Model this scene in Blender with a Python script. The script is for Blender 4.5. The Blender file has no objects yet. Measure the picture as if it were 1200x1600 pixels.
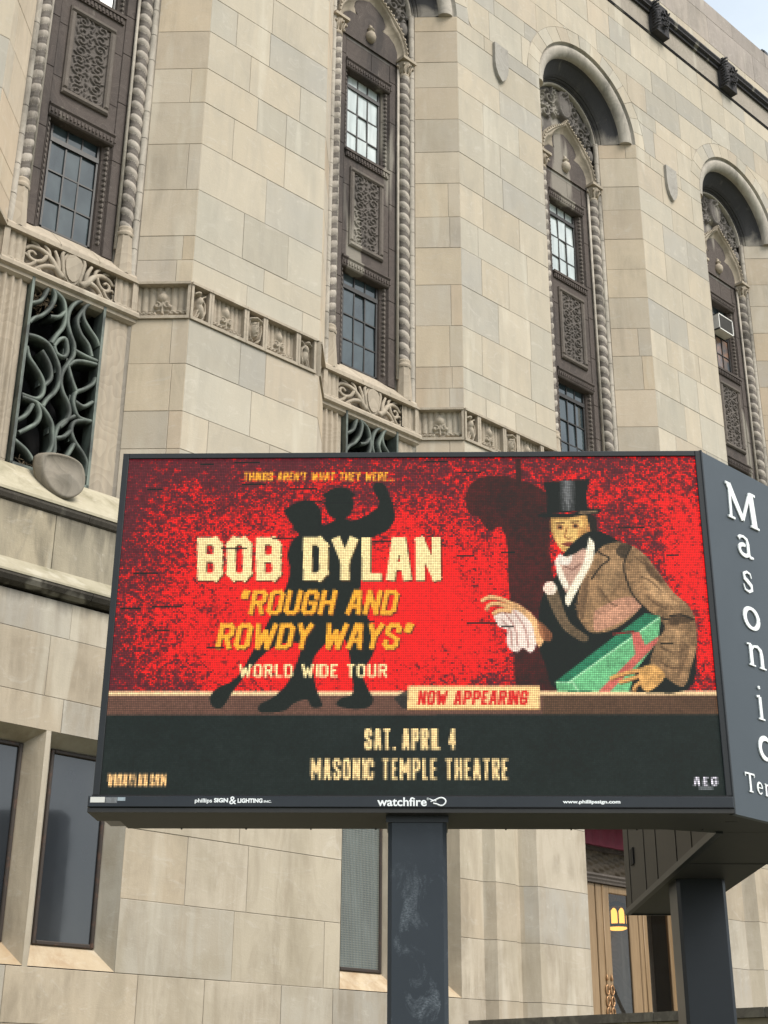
import bpy, math, random
import numpy as np
from mathutils import Vector, Matrix
random.seed(7)
NR = np.random.RandomState(11)
S = bpy.context.scene
COL = S.collection
# ------------------------------------------------------------------ camera
CAMROT = ((0.73058111, -0.6827952, 0.00647808),
          (-0.27341157, -0.28382673, 0.91906937),
          (-0.6256975, -0.6732259, -0.39404256))
CAM = Vector((0, -16, 1.6))
cd = bpy.data.cameras.new('camera')
cam = bpy.data.objects.new('camera', cd); COL.objects.link(cam)
m = Matrix(CAMROT).transposed().to_4x4(); m.translation = CAM
cam.matrix_world = m
cd.sensor_fit = 'VERTICAL'; cd.sensor_height = 24; cd.sensor_width = 18
cd.lens = 2139.6 / 1600 * 24
cd.clip_start = .1; cd.clip_end = 3000
S.camera = cam
# ------------------------------------------------------------------ light
SUN_EL, SUN_AZ = math.radians(50), math.radians(170)       # azimuth measured from +y (into the wall) clockwise
w = bpy.data.worlds.new('World'); S.world = w; w.use_nodes = True
nt = w.node_tree; nt.nodes.clear()
N = nt.nodes.new; L = nt.links.new
out = N('ShaderNodeOutputWorld'); bg = N('ShaderNodeBackground'); bg.inputs[1].default_value = .13
sky = N('ShaderNodeTexSky'); sky.sky_type = 'NISHITA'; sky.sun_disc = False
sky.sun_elevation = SUN_EL; sky.sun_rotation = SUN_AZ
sky.air_density = 1.0; sky.dust_density = 4.0; sky.ozone_density = 1.0
tc = N('ShaderNodeTexCoord'); mp = N('ShaderNodeMapping'); mp.inputs['Scale'].default_value = (1, 1, 2.2)
no = N('ShaderNodeTexNoise'); no.inputs['Scale'].default_value = 2.2; no.inputs['Detail'].default_value = 7; no.inputs['Roughness'].default_value = .55
cr = N('ShaderNodeMapRange'); cr.inputs[1].default_value = .25; cr.inputs[2].default_value = .62
cr.inputs[3].default_value = .60; cr.inputs[4].default_value = .97
mx = N('ShaderNodeMix'); mx.data_type = 'RGBA'
cl = N('ShaderNodeMapRange'); cl.inputs[1].default_value = .3; cl.inputs[2].default_value = .8; cl.inputs[3].default_value = 4.2; cl.inputs[4].default_value = 5.6
cc = N('ShaderNodeVectorMath'); cc.operation = 'SCALE'; cc.inputs[0].default_value = (.86, .95, 1.0)
L(tc.outputs['Generated'], mp.inputs[0]); L(mp.outputs[0], no.inputs[0]); L(no.outputs[0], cr.inputs[0]); L(no.outputs[0], cl.inputs[0])
L(cl.outputs[0], cc.inputs[3]); L(cr.outputs[0], mx.inputs[0]); L(sky.outputs[0], mx.inputs[6]); L(cc.outputs[0], mx.inputs[7])
L(mx.outputs[2], bg.inputs[0]); L(bg.outputs[0], out.inputs[0])
sl = bpy.data.lights.new('sun', 'SUN'); sl.energy = 2.0; sl.angle = math.radians(32); sl.color = (1, .945, .86)
so = bpy.data.objects.new('sun', sl); COL.objects.link(so)
sd = Vector((math.sin(SUN_AZ) * math.cos(SUN_EL), math.cos(SUN_AZ) * math.cos(SUN_EL), math.sin(SUN_EL)))
so.rotation_euler = sd.to_track_quat('Z', 'Y').to_euler(); so.location = (5, -30, 40)
S.view_settings.view_transform = 'Standard'; S.view_settings.look = 'None'
S.view_settings.exposure = 0.98; S.view_settings.gamma = 1; S.view_settings.use_curve_mapping = False

# ------------------------------------------------------------------ materials
def mat(name):
    M = bpy.data.materials.new(name); M.use_nodes = True
    t = M.node_tree; b = t.nodes['Principled BSDF']
    return M, t, b, t.nodes.new, t.links.new
def ramp(t, stops, interp='LINEAR'):
    r = t.nodes.new('ShaderNodeValToRGB'); r.color_ramp.interpolation = interp
    e = r.color_ramp.elements
    while len(e) < len(stops): e.new(.5)
    for i, (p, c) in enumerate(stops):
        e[i].position = p; e[i].color = (*c, 1)
    return r
def noise(t, vec, scale, detail=5, rough=.6, dist=0, sc=(1, 1, 1)):
    mp = t.nodes.new('ShaderNodeMapping'); mp.inputs['Scale'].default_value = sc
    n = t.nodes.new('ShaderNodeTexNoise'); n.inputs['Scale'].default_value = scale; n.inputs['Detail'].default_value = detail
    n.inputs['Roughness'].default_value = rough; n.inputs['Distortion'].default_value = dist
    t.links.new(vec, mp.inputs[0]); t.links.new(mp.outputs[0], n.inputs[0]); return n
def mixc(t, fac, a, b, mode='MIX'):
    x = t.nodes.new('ShaderNodeMix'); x.data_type = 'RGBA'; x.blend_type = mode; x.clamp_factor = True
    for s, v in ((0, fac), (6, a), (7, b)):
        if isinstance(v, (int, float)): x.inputs[s].default_value = v
        elif isinstance(v, tuple): x.inputs[s].default_value = (*v, 1)
        else: t.links.new(v, x.inputs[s])
    return x.outputs[2]
def math_(t, op, a, b=0., c=None):
    x = t.nodes.new('ShaderNodeMath'); x.operation = op
    for i, v in enumerate((a, b, c)):
        if v is None: continue
        if isinstance(v, (int, float)): x.inputs[i].default_value = v
        else: t.links.new(v, x.inputs[i])
    return x.outputs[0]
def rng(t, v, a, b, c, d):
    x = t.nodes.new('ShaderNodeMapRange'); x.inputs[1].default_value = a; x.inputs[2].default_value = b
    x.inputs[3].default_value = c; x.inputs[4].default_value = d; t.links.new(v, x.inputs[0]); return x.outputs[0]
def bump(t, b, h, dist, strength=.6):
    x = t.nodes.new('ShaderNodeBump'); x.inputs['Distance'].default_value = dist; x.inputs['Strength'].default_value = strength
    t.links.new(h, x.inputs['Height']); t.links.new(x.outputs[0], b.inputs['Normal'])

def stone_mat(name, stops, dirt=.35, dirtcol=(.13, .12, .10), streak=.5, soot=0., bmp=.004, rand=True, mute=1.0, hang=None):
    M, t, b, N, L = mat(name)
    g = N('ShaderNodeNewGeometry'); oi = N('ShaderNodeObjectInfo'); pos = g.outputs['Position']
    rnd = math_(t, 'FRACT', math_(t, 'ADD', math_(t, 'MULTIPLY', oi.outputs['Random'], 7.31), math_(t, 'MULTIPLY', g.outputs['Random Per Island'], 3.7)))
    if not rand: rnd = noise(t, pos, .8, 2).outputs[0]
    r = ramp(t, stops, 'CONSTANT' if rand else 'LINEAR'); L(rnd, r.inputs[0])
    r2 = math_(t, 'FRACT', math_(t, 'MULTIPLY', rnd, 17.3))
    off = N('ShaderNodeVectorMath'); off.operation = 'ADD'; L(pos, off.inputs[0])
    cx = N('ShaderNodeCombineXYZ'); L(math_(t, 'MULTIPLY', r2, 31.), cx.inputs[0]); L(math_(t, 'MULTIPLY', r2, 12.), cx.inputs[2]); L(cx.outputs[0], off.inputs[1])
    v = off.outputs[0]
    n1 = noise(t, v, 1.3, 4, .55, .4)           # cloudy
    n2 = noise(t, v, 3.0, 5, .65, 1.2, (1, 1, .22))    # vertical streaks
    n3 = noise(t, v, 40, 4, .7)
    n4 = noise(t, v, 2.2, 6, .7, 2.0, (1.0, 1., 1.6))
    c = mixc(t, rng(t, n1.outputs[0], .3, .75, 0, .55), r.outputs[0], tuple(x * .86 for x in stops[0][1]), 'MIX')
    c = mixc(t, math_(t, 'MULTIPLY', rng(t, n2.outputs[0], .45, .72, 0, 1), streak), c, tuple(x * .80 for x in stops[-1][1]))
    c = mixc(t, math_(t, 'MULTIPLY', rng(t, n4.outputs[0], .56, .66, 0, 1), .30), c, (.58, .55, .47))
    c = mixc(t, rng(t, n3.outputs[0], .3, .8, 0, .30), c, tuple(x * .72 for x in stops[0][1]))
    hv = N('ShaderNodeHueSaturation'); hv.inputs['Saturation'].default_value = mute
    L(rng(t, r2, 0, 1, .91, 1.07), hv.inputs['Value']); L(c, hv.inputs['Color']); c = mixc(t, 1.0, hv.outputs[0], (.99, .966, .995), 'MULTIPLY')
    d1 = noise(t, pos, .55, 6, .62, .6); d2 = noise(t, pos, 2.6, 5, .7, .3, (1, 1, .16))
    dd = math_(t, 'MULTIPLY', rng(t, d1.outputs[0], .42, .62, 0, 1), rng(t, d2.outputs[0], .40, .60, 0, 1))
    c = mixc(t, math_(t, 'MULTIPLY', dd, dirt), c, dirtcol)
    w1 = noise(t, pos, 1.15, 3, .5, .2, (1, 1, .10)); w2 = noise(t, pos, .9, 4, .6, .5)
    c = mixc(t, math_(t, 'MULTIPLY', math_(t, 'MULTIPLY', rng(t, w1.outputs[0], .50, .58, 0, 1), rng(t, w2.outputs[0], .42, .6, 0, 1)), min(1, streak) * .55), c, tuple(x * .74 for x in stops[-1][1]))
    w3 = noise(t, pos, 1.9, 3, .5, .1, (1, 1, .14))
    c = mixc(t, math_(t, 'MULTIPLY', rng(t, w3.outputs[0], .60, .66, 0, 1), .28), c, (.60, .56, .47))
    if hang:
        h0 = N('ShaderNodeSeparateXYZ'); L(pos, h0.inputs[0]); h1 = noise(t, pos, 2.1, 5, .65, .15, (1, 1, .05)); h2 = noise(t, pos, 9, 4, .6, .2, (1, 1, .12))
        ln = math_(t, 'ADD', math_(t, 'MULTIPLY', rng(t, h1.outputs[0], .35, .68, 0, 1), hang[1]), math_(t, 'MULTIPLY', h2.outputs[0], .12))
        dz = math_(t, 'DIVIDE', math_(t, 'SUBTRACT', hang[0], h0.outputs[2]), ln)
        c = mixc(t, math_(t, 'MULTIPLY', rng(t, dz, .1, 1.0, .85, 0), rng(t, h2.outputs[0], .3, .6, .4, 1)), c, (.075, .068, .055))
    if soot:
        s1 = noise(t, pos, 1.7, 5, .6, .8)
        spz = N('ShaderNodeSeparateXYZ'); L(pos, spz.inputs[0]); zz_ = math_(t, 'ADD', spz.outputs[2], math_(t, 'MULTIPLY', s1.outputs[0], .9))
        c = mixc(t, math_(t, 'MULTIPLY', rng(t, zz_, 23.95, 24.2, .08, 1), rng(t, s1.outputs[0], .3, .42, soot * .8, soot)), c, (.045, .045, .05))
    L(c, b.inputs['Base Color']); b.inputs['Roughness'].default_value = .88; b.inputs['Specular IOR Level'].default_value = .25
    hh = math_(t, 'ADD', n3.outputs[0], math_(t, 'MULTIPLY', n4.outputs[0], 1.5))
    bump(t, b, hh, bmp, .5)
    return M
CREAM, GREY, TAN = (.50, .445, .335), (.395, .385, .33), (.46, .38, .265)
M_ST = stone_mat('limestone_ashlar', [(0, (.505, .455, .35)), (.20, (.44, .415, .335)), (.34, (.475, .43, .33)), (.48, (.37, .36, .315)), (.60, (.49, .43, .32)), (.74, (.415, .395, .325)), (.84, (.465, .40, .30)), (.93, (.385, .37, .315))], .10, streak=.34)
M_REV = stone_mat('limestone_splay', [(0, (.54, .465, .35)), (.22, (.48, .44, .355)), (.40, (.57, .49, .355)), (.55, (.50, .41, .295)), (.70, (.52, .465, .36)), (.84, (.44, .405, .34)), (.93, (.55, .46, .325))], .25, streak=.35)
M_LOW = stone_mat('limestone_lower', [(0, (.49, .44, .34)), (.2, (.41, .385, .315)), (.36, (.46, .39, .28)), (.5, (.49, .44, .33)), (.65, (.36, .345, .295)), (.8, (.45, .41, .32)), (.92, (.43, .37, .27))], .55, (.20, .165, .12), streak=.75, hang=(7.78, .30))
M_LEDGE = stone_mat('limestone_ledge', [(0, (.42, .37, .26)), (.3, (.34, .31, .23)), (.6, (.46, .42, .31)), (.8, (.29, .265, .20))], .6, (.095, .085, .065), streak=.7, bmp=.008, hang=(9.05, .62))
M_SILLW = stone_mat('ochre_stained_sill_stone', [(0, (.52, .43, .29)), (.4, (.46, .36, .22)), (.7, (.50, .42, .30))], .5, (.22, .11, .04), streak=.5, bmp=.006)
M_SILL = stone_mat('algae_stained_ledge_stone', [(0, (.45, .41, .29)), (.3, (.40, .37, .27)), (.6, (.48, .44, .32))], .6, (.13, .115, .06), streak=.6, bmp=.008)
M_BLACK2 = stone_mat('sooty_shaded_drip_stone', [(0, (.075, .066, .05)), (.5, (.05, .045, .036)), (1, (.06, .054, .042))], .5, (.02, .02, .018), rand=False)  # soot, plus the shade under the ledges painted into the colour
M_PAR = stone_mat('limestone_parapet', [(0, (.40, .355, .30)), (.25, (.34, .305, .27)), (.5, (.37, .345, .29)), (.75, (.31, .28, .25))], .4, streak=.6)
M_CARVE = stone_mat('carved_limestone', [(0, (.46, .40, .30)), (.5, (.40, .35, .27)), (1, (.43, .37, .28))], .35, rand=False)
M_LIGHTROLL = stone_mat('pale_moulding_stone', [(0, (.52, .48, .40)), (.5, (.44, .41, .34)), (1, (.48, .44, .37))], .7, (.06, .055, .05), rand=False)
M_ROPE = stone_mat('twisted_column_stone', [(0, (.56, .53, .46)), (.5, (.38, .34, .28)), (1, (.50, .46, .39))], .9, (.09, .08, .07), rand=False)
M_ROPED = stone_mat('shaded_column_groove_stone', [(0, (.13, .115, .10)), (.5, (.20, .18, .155)), (1, (.16, .145, .125))], .8, (.05, .045, .04), rand=False)  # dark tone paints groove shade onto the narrow rolls of the twist
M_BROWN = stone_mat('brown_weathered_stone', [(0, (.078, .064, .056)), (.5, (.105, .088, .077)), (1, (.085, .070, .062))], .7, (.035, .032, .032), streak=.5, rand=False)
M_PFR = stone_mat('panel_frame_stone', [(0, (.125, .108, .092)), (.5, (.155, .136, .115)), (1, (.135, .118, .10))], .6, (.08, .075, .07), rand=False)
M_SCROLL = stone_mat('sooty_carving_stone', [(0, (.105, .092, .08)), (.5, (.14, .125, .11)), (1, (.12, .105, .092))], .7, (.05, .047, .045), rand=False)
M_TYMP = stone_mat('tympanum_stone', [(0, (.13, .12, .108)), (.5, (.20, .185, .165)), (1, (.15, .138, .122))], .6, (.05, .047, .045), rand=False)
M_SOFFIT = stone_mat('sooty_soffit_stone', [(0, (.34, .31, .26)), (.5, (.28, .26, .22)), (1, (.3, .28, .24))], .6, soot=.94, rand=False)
M_ARCH = stone_mat('arch_moulding_stone', [(0, (.50, .465, .39)), (.5, (.43, .40, .335)), (1, (.52, .485, .41))], .6, (.07, .07, .068), rand=False)
M_BLACK = stone_mat('blackened_ledge_stone', [(0, (.035, .035, .04)), (.5, (.055, .053, .055)), (1, (.04, .04, .045))], .5, (.02, .02, .022), rand=False)
M_MORTAR = stone_mat('mortar', [(0, (.33, .295, .24)), (1, (.40, .365, .30))], .3, rand=False)

def simple(name, col, rough=.5, metal=0, nscale=0, ncol=None, nlo=.45, nhi=.7, nfac=.6, bmp=0, spec=.5, nsc=(1, 1, 1)):
    M, t, b, N, L = mat(name)
    b.inputs['Roughness'].default_value = rough; b.inputs['Metallic'].default_value = metal; b.inputs['Specular IOR Level'].default_value = spec
    b.inputs['Base Color'].default_value = (*col, 1)
    if nscale:
        g = N('ShaderNodeNewGeometry'); n = noise(t, g.outputs['Position'], nscale, 6, .65, .5, nsc)
        c = mixc(t, rng(t, n.outputs[0], nlo, nhi, 0, nfac), col, ncol); L(c, b.inputs['Base Color'])
        if bmp: bump(t, b, n.outputs[0], bmp)
    return M
M_BRONZE = simple('verdigris_bronze', (.048, .055, .050), .65, .15, 3.5, (.17, .205, .175), .40, .66, .85, .004, nsc=(1, 1, .5))
M_DARK = simple('dark_interior', (.012, .012, .013), .9)
M_FRAME = simple('window_frame_paint', (.022, .020, .019), .45, 0, 12, (.05, .045, .04))
M_RUST = simple('rusty_window_frame', (.030, .021, .016), .6, 0, 9, (.12, .05, .025), .55, .72, .6)
M_NAVY = simple('navy_sign_paint', (.008, .011, .016), .38, 0, 5, (.013, .017, .022), .4, .7, .6)
M_BLACKP = simple('black_sign_trim', (.006, .0075, .009), .42, 0, 8, (.011, .012, .014))
M_UNDER = simple('sign_underside_metal', (.013, .012, .011), .55, 0, 6, (.022, .020, .017), .4, .7, .6)
M_SLATE = simple('slate_sign_panel', (.036, .047, .058), .4, 0, 1.2, (.045, .057, .069), .35, .7, .8)
M_WHITEL = simple('white_letter', (.80, .83, .84), .45)
M_OAK = simple('oak_door_wood', (.27, .18, .095), .5, 0, 6, (.17, .105, .05), .4, .7, .7, .001, nsc=(6, 6, .3))
M_COPE = simple('mossy_coping', (.10, .09, .075), .9, 0, 5, (.22, .20, .16), .45, .7, .8, .006)
M_RED = simple('burgundy_cloth', (.11, .006, .02), .8, 0, 8, (.07, .005, .014))
M_NEST = simple('dry_twigs', (.16, .12, .075), .95, 0, 30, (.07, .055, .04))
M_BARK = simple('grey_bark', (.09, .075, .06), .95, 0, 8, (.05, .042, .035))
M_WHITEM = simple('white_metal_casing', (.72, .71, .68), .5, 0, 9, (.45, .43, .38), .55, .75, .6)
M_LAWN = simple('dull_lawn', (.075, .085, .035), .95, 0, 1.5, (.11, .10, .05), .4, .7, .8, .02)
M_PAVE = simple('concrete_pavement', (.30, .29, .27), .85, 0, 2.5, (.22, .21, .20), .4, .7, .7, .003)

def pole_mat():
    M, t, b, N, L = mat('worn_slate_post_paint')
    g = N('ShaderNodeNewGeometry'); p = g.outputs['Position']
    n1 = noise(t, p, 5.5, 7, .72, .7, (1, 1, .55)); n2 = noise(t, p, 60, 3, .7, 0, (1, 1, 2.5)); n3 = noise(t, p, 1.6, 3)
    f = math_(t, 'MULTIPLY', rng(t, n1.outputs[0], .53, .66, 0, 1), rng(t, n2.outputs[0], .38, .62, .1, 1))
    sp = N('ShaderNodeSeparateXYZ'); L(p, sp.inputs[0])
    f = math_(t, 'MULTIPLY', f, rng(t, sp.outputs[2], 2.9, 3.25, .75, .06))
    base = mixc(t, rng(t, n3.outputs[0], .35, .7, 0, .8), (.014, .020, .028), (.021, .028, .037))
    L(mixc(t, f, base, (.15, .175, .20)), b.inputs['Base Color']); b.inputs['Roughness'].default_value = .42
    bump(t, b, n2.outputs[0], .0008); return M
M_POLE = pole_mat()
def sign_navy2():
    return simple('dark_navy_post_paint', (.004, .0065, .011), .35, 0, 2.5, (.008, .011, .016), .4, .7, .6)
M_POLE2 = sign_navy2()

def glass_mat(name, col, col2, rough=.04, curtain=0., scale=2.0, nsc=(1, 1, .6)):
    M, t, b, N, L = mat(name)
    g = N('ShaderNodeNewGeometry'); p = g.outputs['Position']
    n = noise(t, p, scale, 4, .5, .4, nsc); c = mixc(t, rng(t, n.outputs[0], .35, .68, 0, 1), col, col2)
    if curtain:
        n2 = noise(t, p, 9, 3, .6, .2, (1, 1, .12)); c = mixc(t, rng(t, n2.outputs[0], .42, .66, 0, curtain), c, tuple(x * .55 for x in col))
    L(c, b.inputs['Base Color']); b.inputs['Roughness'].default_value = rough; b.inputs['Specular IOR Level'].default_value = .7
    b.inputs['Coat Weight'].default_value = .5; b.inputs['Coat Roughness'].default_value = .02
    n3 = noise(t, p, 1.6, 2, .5); bump(t, b, n3.outputs[0], .006, .35); return M
M_GL = glass_mat('old_window_glass', (.018, .028, .034), (.055, .075, .082))
M_GLB = glass_mat('glass_over_pale_blind', (.58, .63, .62), (.44, .50, .50), curtain=.55)
M_GLD = glass_mat('dusty_dark_glass', (.022, .026, .032), (.035, .038, .042), .07, scale=.9)
M_GLL = glass_mat('glass_over_lace_curtain', (.10, .135, .13), (.19, .235, .225), .12, .7, 1.5)
M_GLBRK = glass_mat('patched_broken_pane', (.045, .055, .065), (.30, .15, .08), .3, 0, 4)

def clear_glass():
    M, t, b, N, L = mat('door_glass')
    tr = N('ShaderNodeBsdfTransparent'); gl = N('ShaderNodeBsdfGlossy'); gl.inputs['Roughness'].default_value = .01
    fr = N('ShaderNodeFresnel'); fr.inputs[0].default_value = 1.6; mx = N('ShaderNodeMixShader')
    tr.inputs[0].default_value = (.7, .72, .72, 1)
    L(math_(t, 'MULTIPLY', fr.outputs[0], 1.15), mx.inputs[0]); L(tr.outputs[0], mx.inputs[1]); L(gl.outputs[0], mx.inputs[2])
    L(mx.outputs[0], t.nodes['Material Output'].inputs[0]); return M
M_DGL = clear_glass()
def emis(name, col, st):
    M, t, b, N, L = mat(name); b.inputs['Base Color'].default_value = (*[c * .3 for c in col], 1)
    b.inputs['Emission Color'].default_value = (*col, 1); b.inputs['Emission Strength'].default_value = st; return M
M_AMBER = emis('lit_amber_glass', (1, .45, .08), 1.4)

# ------------------------------------------------------------------ object helpers
def tag(o, label=None, cat=None, group=None, kind=None):
    if label: o['label'] = label
    if cat: o['category'] = cat
    if group: o['group'] = group
    if kind: o['kind'] = kind
    return o
def empty(name, loc, rz=0.):
    o = bpy.data.objects.new(name, None); COL.objects.link(o); o.location = loc; o.rotation_euler = (0, 0, rz)
    o.empty_display_size = .3; return o
def root_loc(p):
    v = Vector((0, 0, 0))
    while p is not None:
        v += p.location; p = p.parent
    return v
class MB:
    def __init__(s): s.v = []; s.f = []; s.sm = []
    def add(s, vs, fs, smooth=False):
        k = len(s.v); s.v += [tuple(v) for v in vs]; s.f += [tuple(i + k for i in f) for f in fs]; s.sm += [smooth] * len(fs); return s
    def box(s, x0, x1, y0, y1, z0, z1):
        vs = [(x, y, z) for z in (z0, z1) for y in (y0, y1) for x in (x0, x1)]
        return s.add(vs, [(0, 2, 3, 1), (4, 5, 7, 6), (0, 1, 5, 4), (2, 6, 7, 3), (0, 4, 6, 2), (1, 3, 7, 5)])
    def bbox(s, x0, x1, y0, y1, z0, z1, b=.01):
        # box whose front (low y) edges are bevelled
        vs = [(x0 + b, y0, z0 + b), (x1 - b, y0, z0 + b), (x1 - b, y0, z1 - b), (x0 + b, y0, z1 - b),
              (x0, y0 + b, z0), (x1, y0 + b, z0), (x1, y0 + b, z1), (x0, y0 + b, z1), (x0, y1, z0), (x1, y1, z0), (x1, y1, z1), (x0, y1, z1)]
        f = [(0, 1, 2, 3), (0, 4, 5, 1), (1, 5, 6, 2), (2, 6, 7, 3), (3, 7, 4, 0), (4, 8, 9, 5), (5, 9, 10, 6), (6, 10, 11, 7), (7, 11, 8, 4), (8, 11, 10, 9)]
        return s.add(vs, f)
    def prism(s, poly, d0, d1, fn=None, b=0):
        # poly in (a, z); extruded along depth; fn maps (a, depth, z) to a point; b = front bevel
        n = len(poly); fn = fn or (lambda a, d, z: (a, d, z))
        vs = [fn(a, d0, z) for a, z in poly] + [fn(a, d1, z) for a, z in poly]
        fs = [tuple(range(n)), tuple(range(2 * n - 1, n - 1, -1))] + [(i, i + n, (i + 1) % n + n, (i + 1) % n) for i in range(n)]
        return s.add(vs, fs)
    def sweep(s, prof, path, closed=False, smooth=True):
        # path: list of functions mapping profile (p, q) to a point
        n = len(prof); vs = [fn(p, q) for fn in path for p, q in prof]; fs = []
        for i in range(len(path) - 1):
            for j in range(n - 1 + (1 if closed else 0)):
                a = i * n + j; b = i * n + (j + 1) % n; fs.append((a, b, b + n, a + n))
        return s.add(vs, fs, smooth)
    def tube(s, pts, r, seg=8, cap=True, smooth=True):
        pts = [Vector(p) for p in pts]; n = len(pts); rs = r if isinstance(r, (list, tuple)) else [r] * n
        vs = []; up = Vector((0, 1, 0))
        for i, p in enumerate(pts):
            t = (pts[min(i + 1, n - 1)] - pts[max(i - 1, 0)]); t = t.normalized() if t.length > 1e-9 else Vector((0, 0, 1))
            u = t.cross(up)
            if u.length < .05: u = t.cross(Vector((1, 0, 0)))
            u.normalize(); v = t.cross(u)
            for k in range(seg):
                a = 2 * math.pi * k / seg; vs.append(p + (u * math.cos(a) + v * math.sin(a)) * rs[i])
        fs = [(i * seg + k, i * seg + (k + 1) % seg, (i + 1) * seg + (k + 1) % seg, (i + 1) * seg + k) for i in range(n - 1) for k in range(seg)]
        if cap: fs += [tuple(range(seg)), tuple(range((n - 1) * seg, n * seg))]
        return s.add(vs, fs, smooth)
    def lathe(s, c, prof, seg=16, smooth=True):
        vs = [(c[0] + r * math.cos(2 * math.pi * k / seg), c[1] + r * math.sin(2 * math.pi * k / seg), c[2] + z) for r, z in prof for k in range(seg)]
        fs = [(i * seg + k, i * seg + (k + 1) % seg, (i + 1) * seg + (k + 1) % seg, (i + 1) * seg + k) for i in range(len(prof) - 1) for k in range(seg)]
        return s.add(vs, fs, smooth)
    def build(s, name, M, parent=None, local=False, fix=True):
        off = Vector((0, 0, 0)) if (local or parent is None) else root_loc(parent)
        me = bpy.data.meshes.new(name); me.from_pydata([tuple(Vector(v) - off) for v in s.v], [], s.f)
        me.polygons.foreach_set('use_smooth', s.sm)
        if fix:
            import bmesh
            bm = bmesh.new(); bm.from_mesh(me); bmesh.ops.recalc_face_normals(bm, faces=bm.faces); bm.to_mesh(me); bm.free()
        me.materials.append(M); me.update()
        o = bpy.data.objects.new(name, me); COL.objects.link(o)
        if parent is not None: o.parent = parent
        return o
def dup_tree(o, parent, dx=0.):
    c = o.copy(); COL.objects.link(c); c.parent = parent; c.location.x += dx
    for ch in list(KIDS.get(o.name, ())): dup_tree(ch, c)
    return c
KIDS = {}
def kid(parent, o): KIDS.setdefault(parent.name, []).append(o); return o

# ------------------------------------------------------------------ setting
g = MB().box(-400, 500, -500, 60, -.3, 0).build('ground', M_LAWN); tag(g, kind='structure')
pv = MB().box(-60, 80, -12.5, -9.2, 0, .06).build('pavement', M_PAVE); tag(pv, kind='structure')

T = empty('temple_building', (17, 3, 0))
tag(T, 'pale limestone temple facade with tall arched windows behind the sign', 'building')
P = 6.35; CX = [8.775 + P * k for k in range(-1, 5)]
HW = 1.81; ZS = 23.37; RI, RO = 1.81, 2.20; DEP = .65
J = .0035
counter = {}
# every ashlar block is collected first, the largest seen become parts, the rest one joined part
blocks = {}
def addblock(key, M, seen, area, verts, faces): blocks.setdefault((key, M.name), []).append((seen, area, verts, faces, M))
def poly_block(poly, y0, fn=None, thick=.22, b=.0045):
    n = len(poly); cx_ = sum(p[0] for p in poly) / n; cz_ = sum(p[1] for p in poly) / n
    W_ = max(p[0] for p in poly) - min(p[0] for p in poly); H_ = max(p[1] for p in poly) - min(p[1] for p in poly)
    dy = random.uniform(-.003, .003)
    fn = fn or (lambda a, d, z: (a, y0 + d, z))
    sx = max(.3, 1 - 2 * b / max(W_, .05)); sz = max(.3, 1 - 2 * b / max(H_, .05))
    vs = [fn(cx_ + (a - cx_) * sx, dy, cz_ + (z - cz_) * sz) for a, z in poly] + [fn(a, dy + b, z) for a, z in poly] + [fn(a, thick, z) for a, z in poly]
    fs = [tuple(range(n))]
    for k in (0, n): fs += [(k + i, k + (i + 1) % n, k + n + (i + 1) % n, k + n + i) for i in range(n)]
    return vs, fs
def seen_at(u, z):
    d = Vector((u, 0, z)) - CAM; R = Matrix(CAMROT); q = R @ d
    if q[2] > -.1: return False
    x = 600 + 2139.6 * q[0] / -q[2]; y = 800 - 2139.6 * q[1] / -q[2]
    if not (-25 < x < 1225 and -25 < y < 1625): return False
    if 205 < x < 1100 and 735 < y < 1250: return False
    return True
def lowedge(u, z0, R=RO):
    z = z0
    for c in CX:
        if abs(u - c) < R: z = max(z, ZS + math.sqrt(R * R - (u - c) ** 2))
    return z
def course_splits(u0, u1, wmin, wmax, seed):
    r = random.Random(seed); xs = [u0]
    while u1 - xs[-1] > wmax:
        xs.append(xs[-1] + r.uniform(wmin, wmax))
    if u1 - xs[-1] < wmin * .35 and len(xs) > 1: xs.pop()
    return xs + [u1]
def face_course(key, M, y, u0, u1, z0, z1, seed, wmin=.7, wmax=1.7, arch=False):
    xs = course_splits(u0, u1, wmin, wmax, seed)
    for a, b_ in zip(xs, xs[1:]):
        a += J; b2 = b_ - J
        if not arch:
            poly = [(a, z0 + J), (b2, z0 + J), (b2, z1 - J), (a, z1 - J)]
            polys = [poly]
        else:
            n = 16; us = [a + (b2 - a) * i / n for i in range(n + 1)]
            runs = []; cur = []
            for u in us:
                le = lowedge(u, z0 + J, RO + J)
                if le < z1 - J - .015: cur.append((u, le))
                else:
                    if len(cur) > 1: runs.append(cur)
                    cur = []
            if len(cur) > 1: runs.append(cur)
            polys = []
            for rn in runs:
                if all(abs(q[1] - (z0 + J)) < 1e-6 for q in rn): rn = [rn[0], rn[-1]]
                polys.append(rn + [(rn[-1][0], z1 - J), (rn[0][0], z1 - J)])
        for poly in polys:
            vs, fs = poly_block(poly, y)
            uc = (poly[0][0] + poly[-2][0]) / 2; zc = (z0 + z1) / 2
            s = any(seen_at(uu, zc) for uu in (a, uc, b2))
            addblock(key, M, s, (b2 - a) * (z1 - z0), vs, fs)

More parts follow.
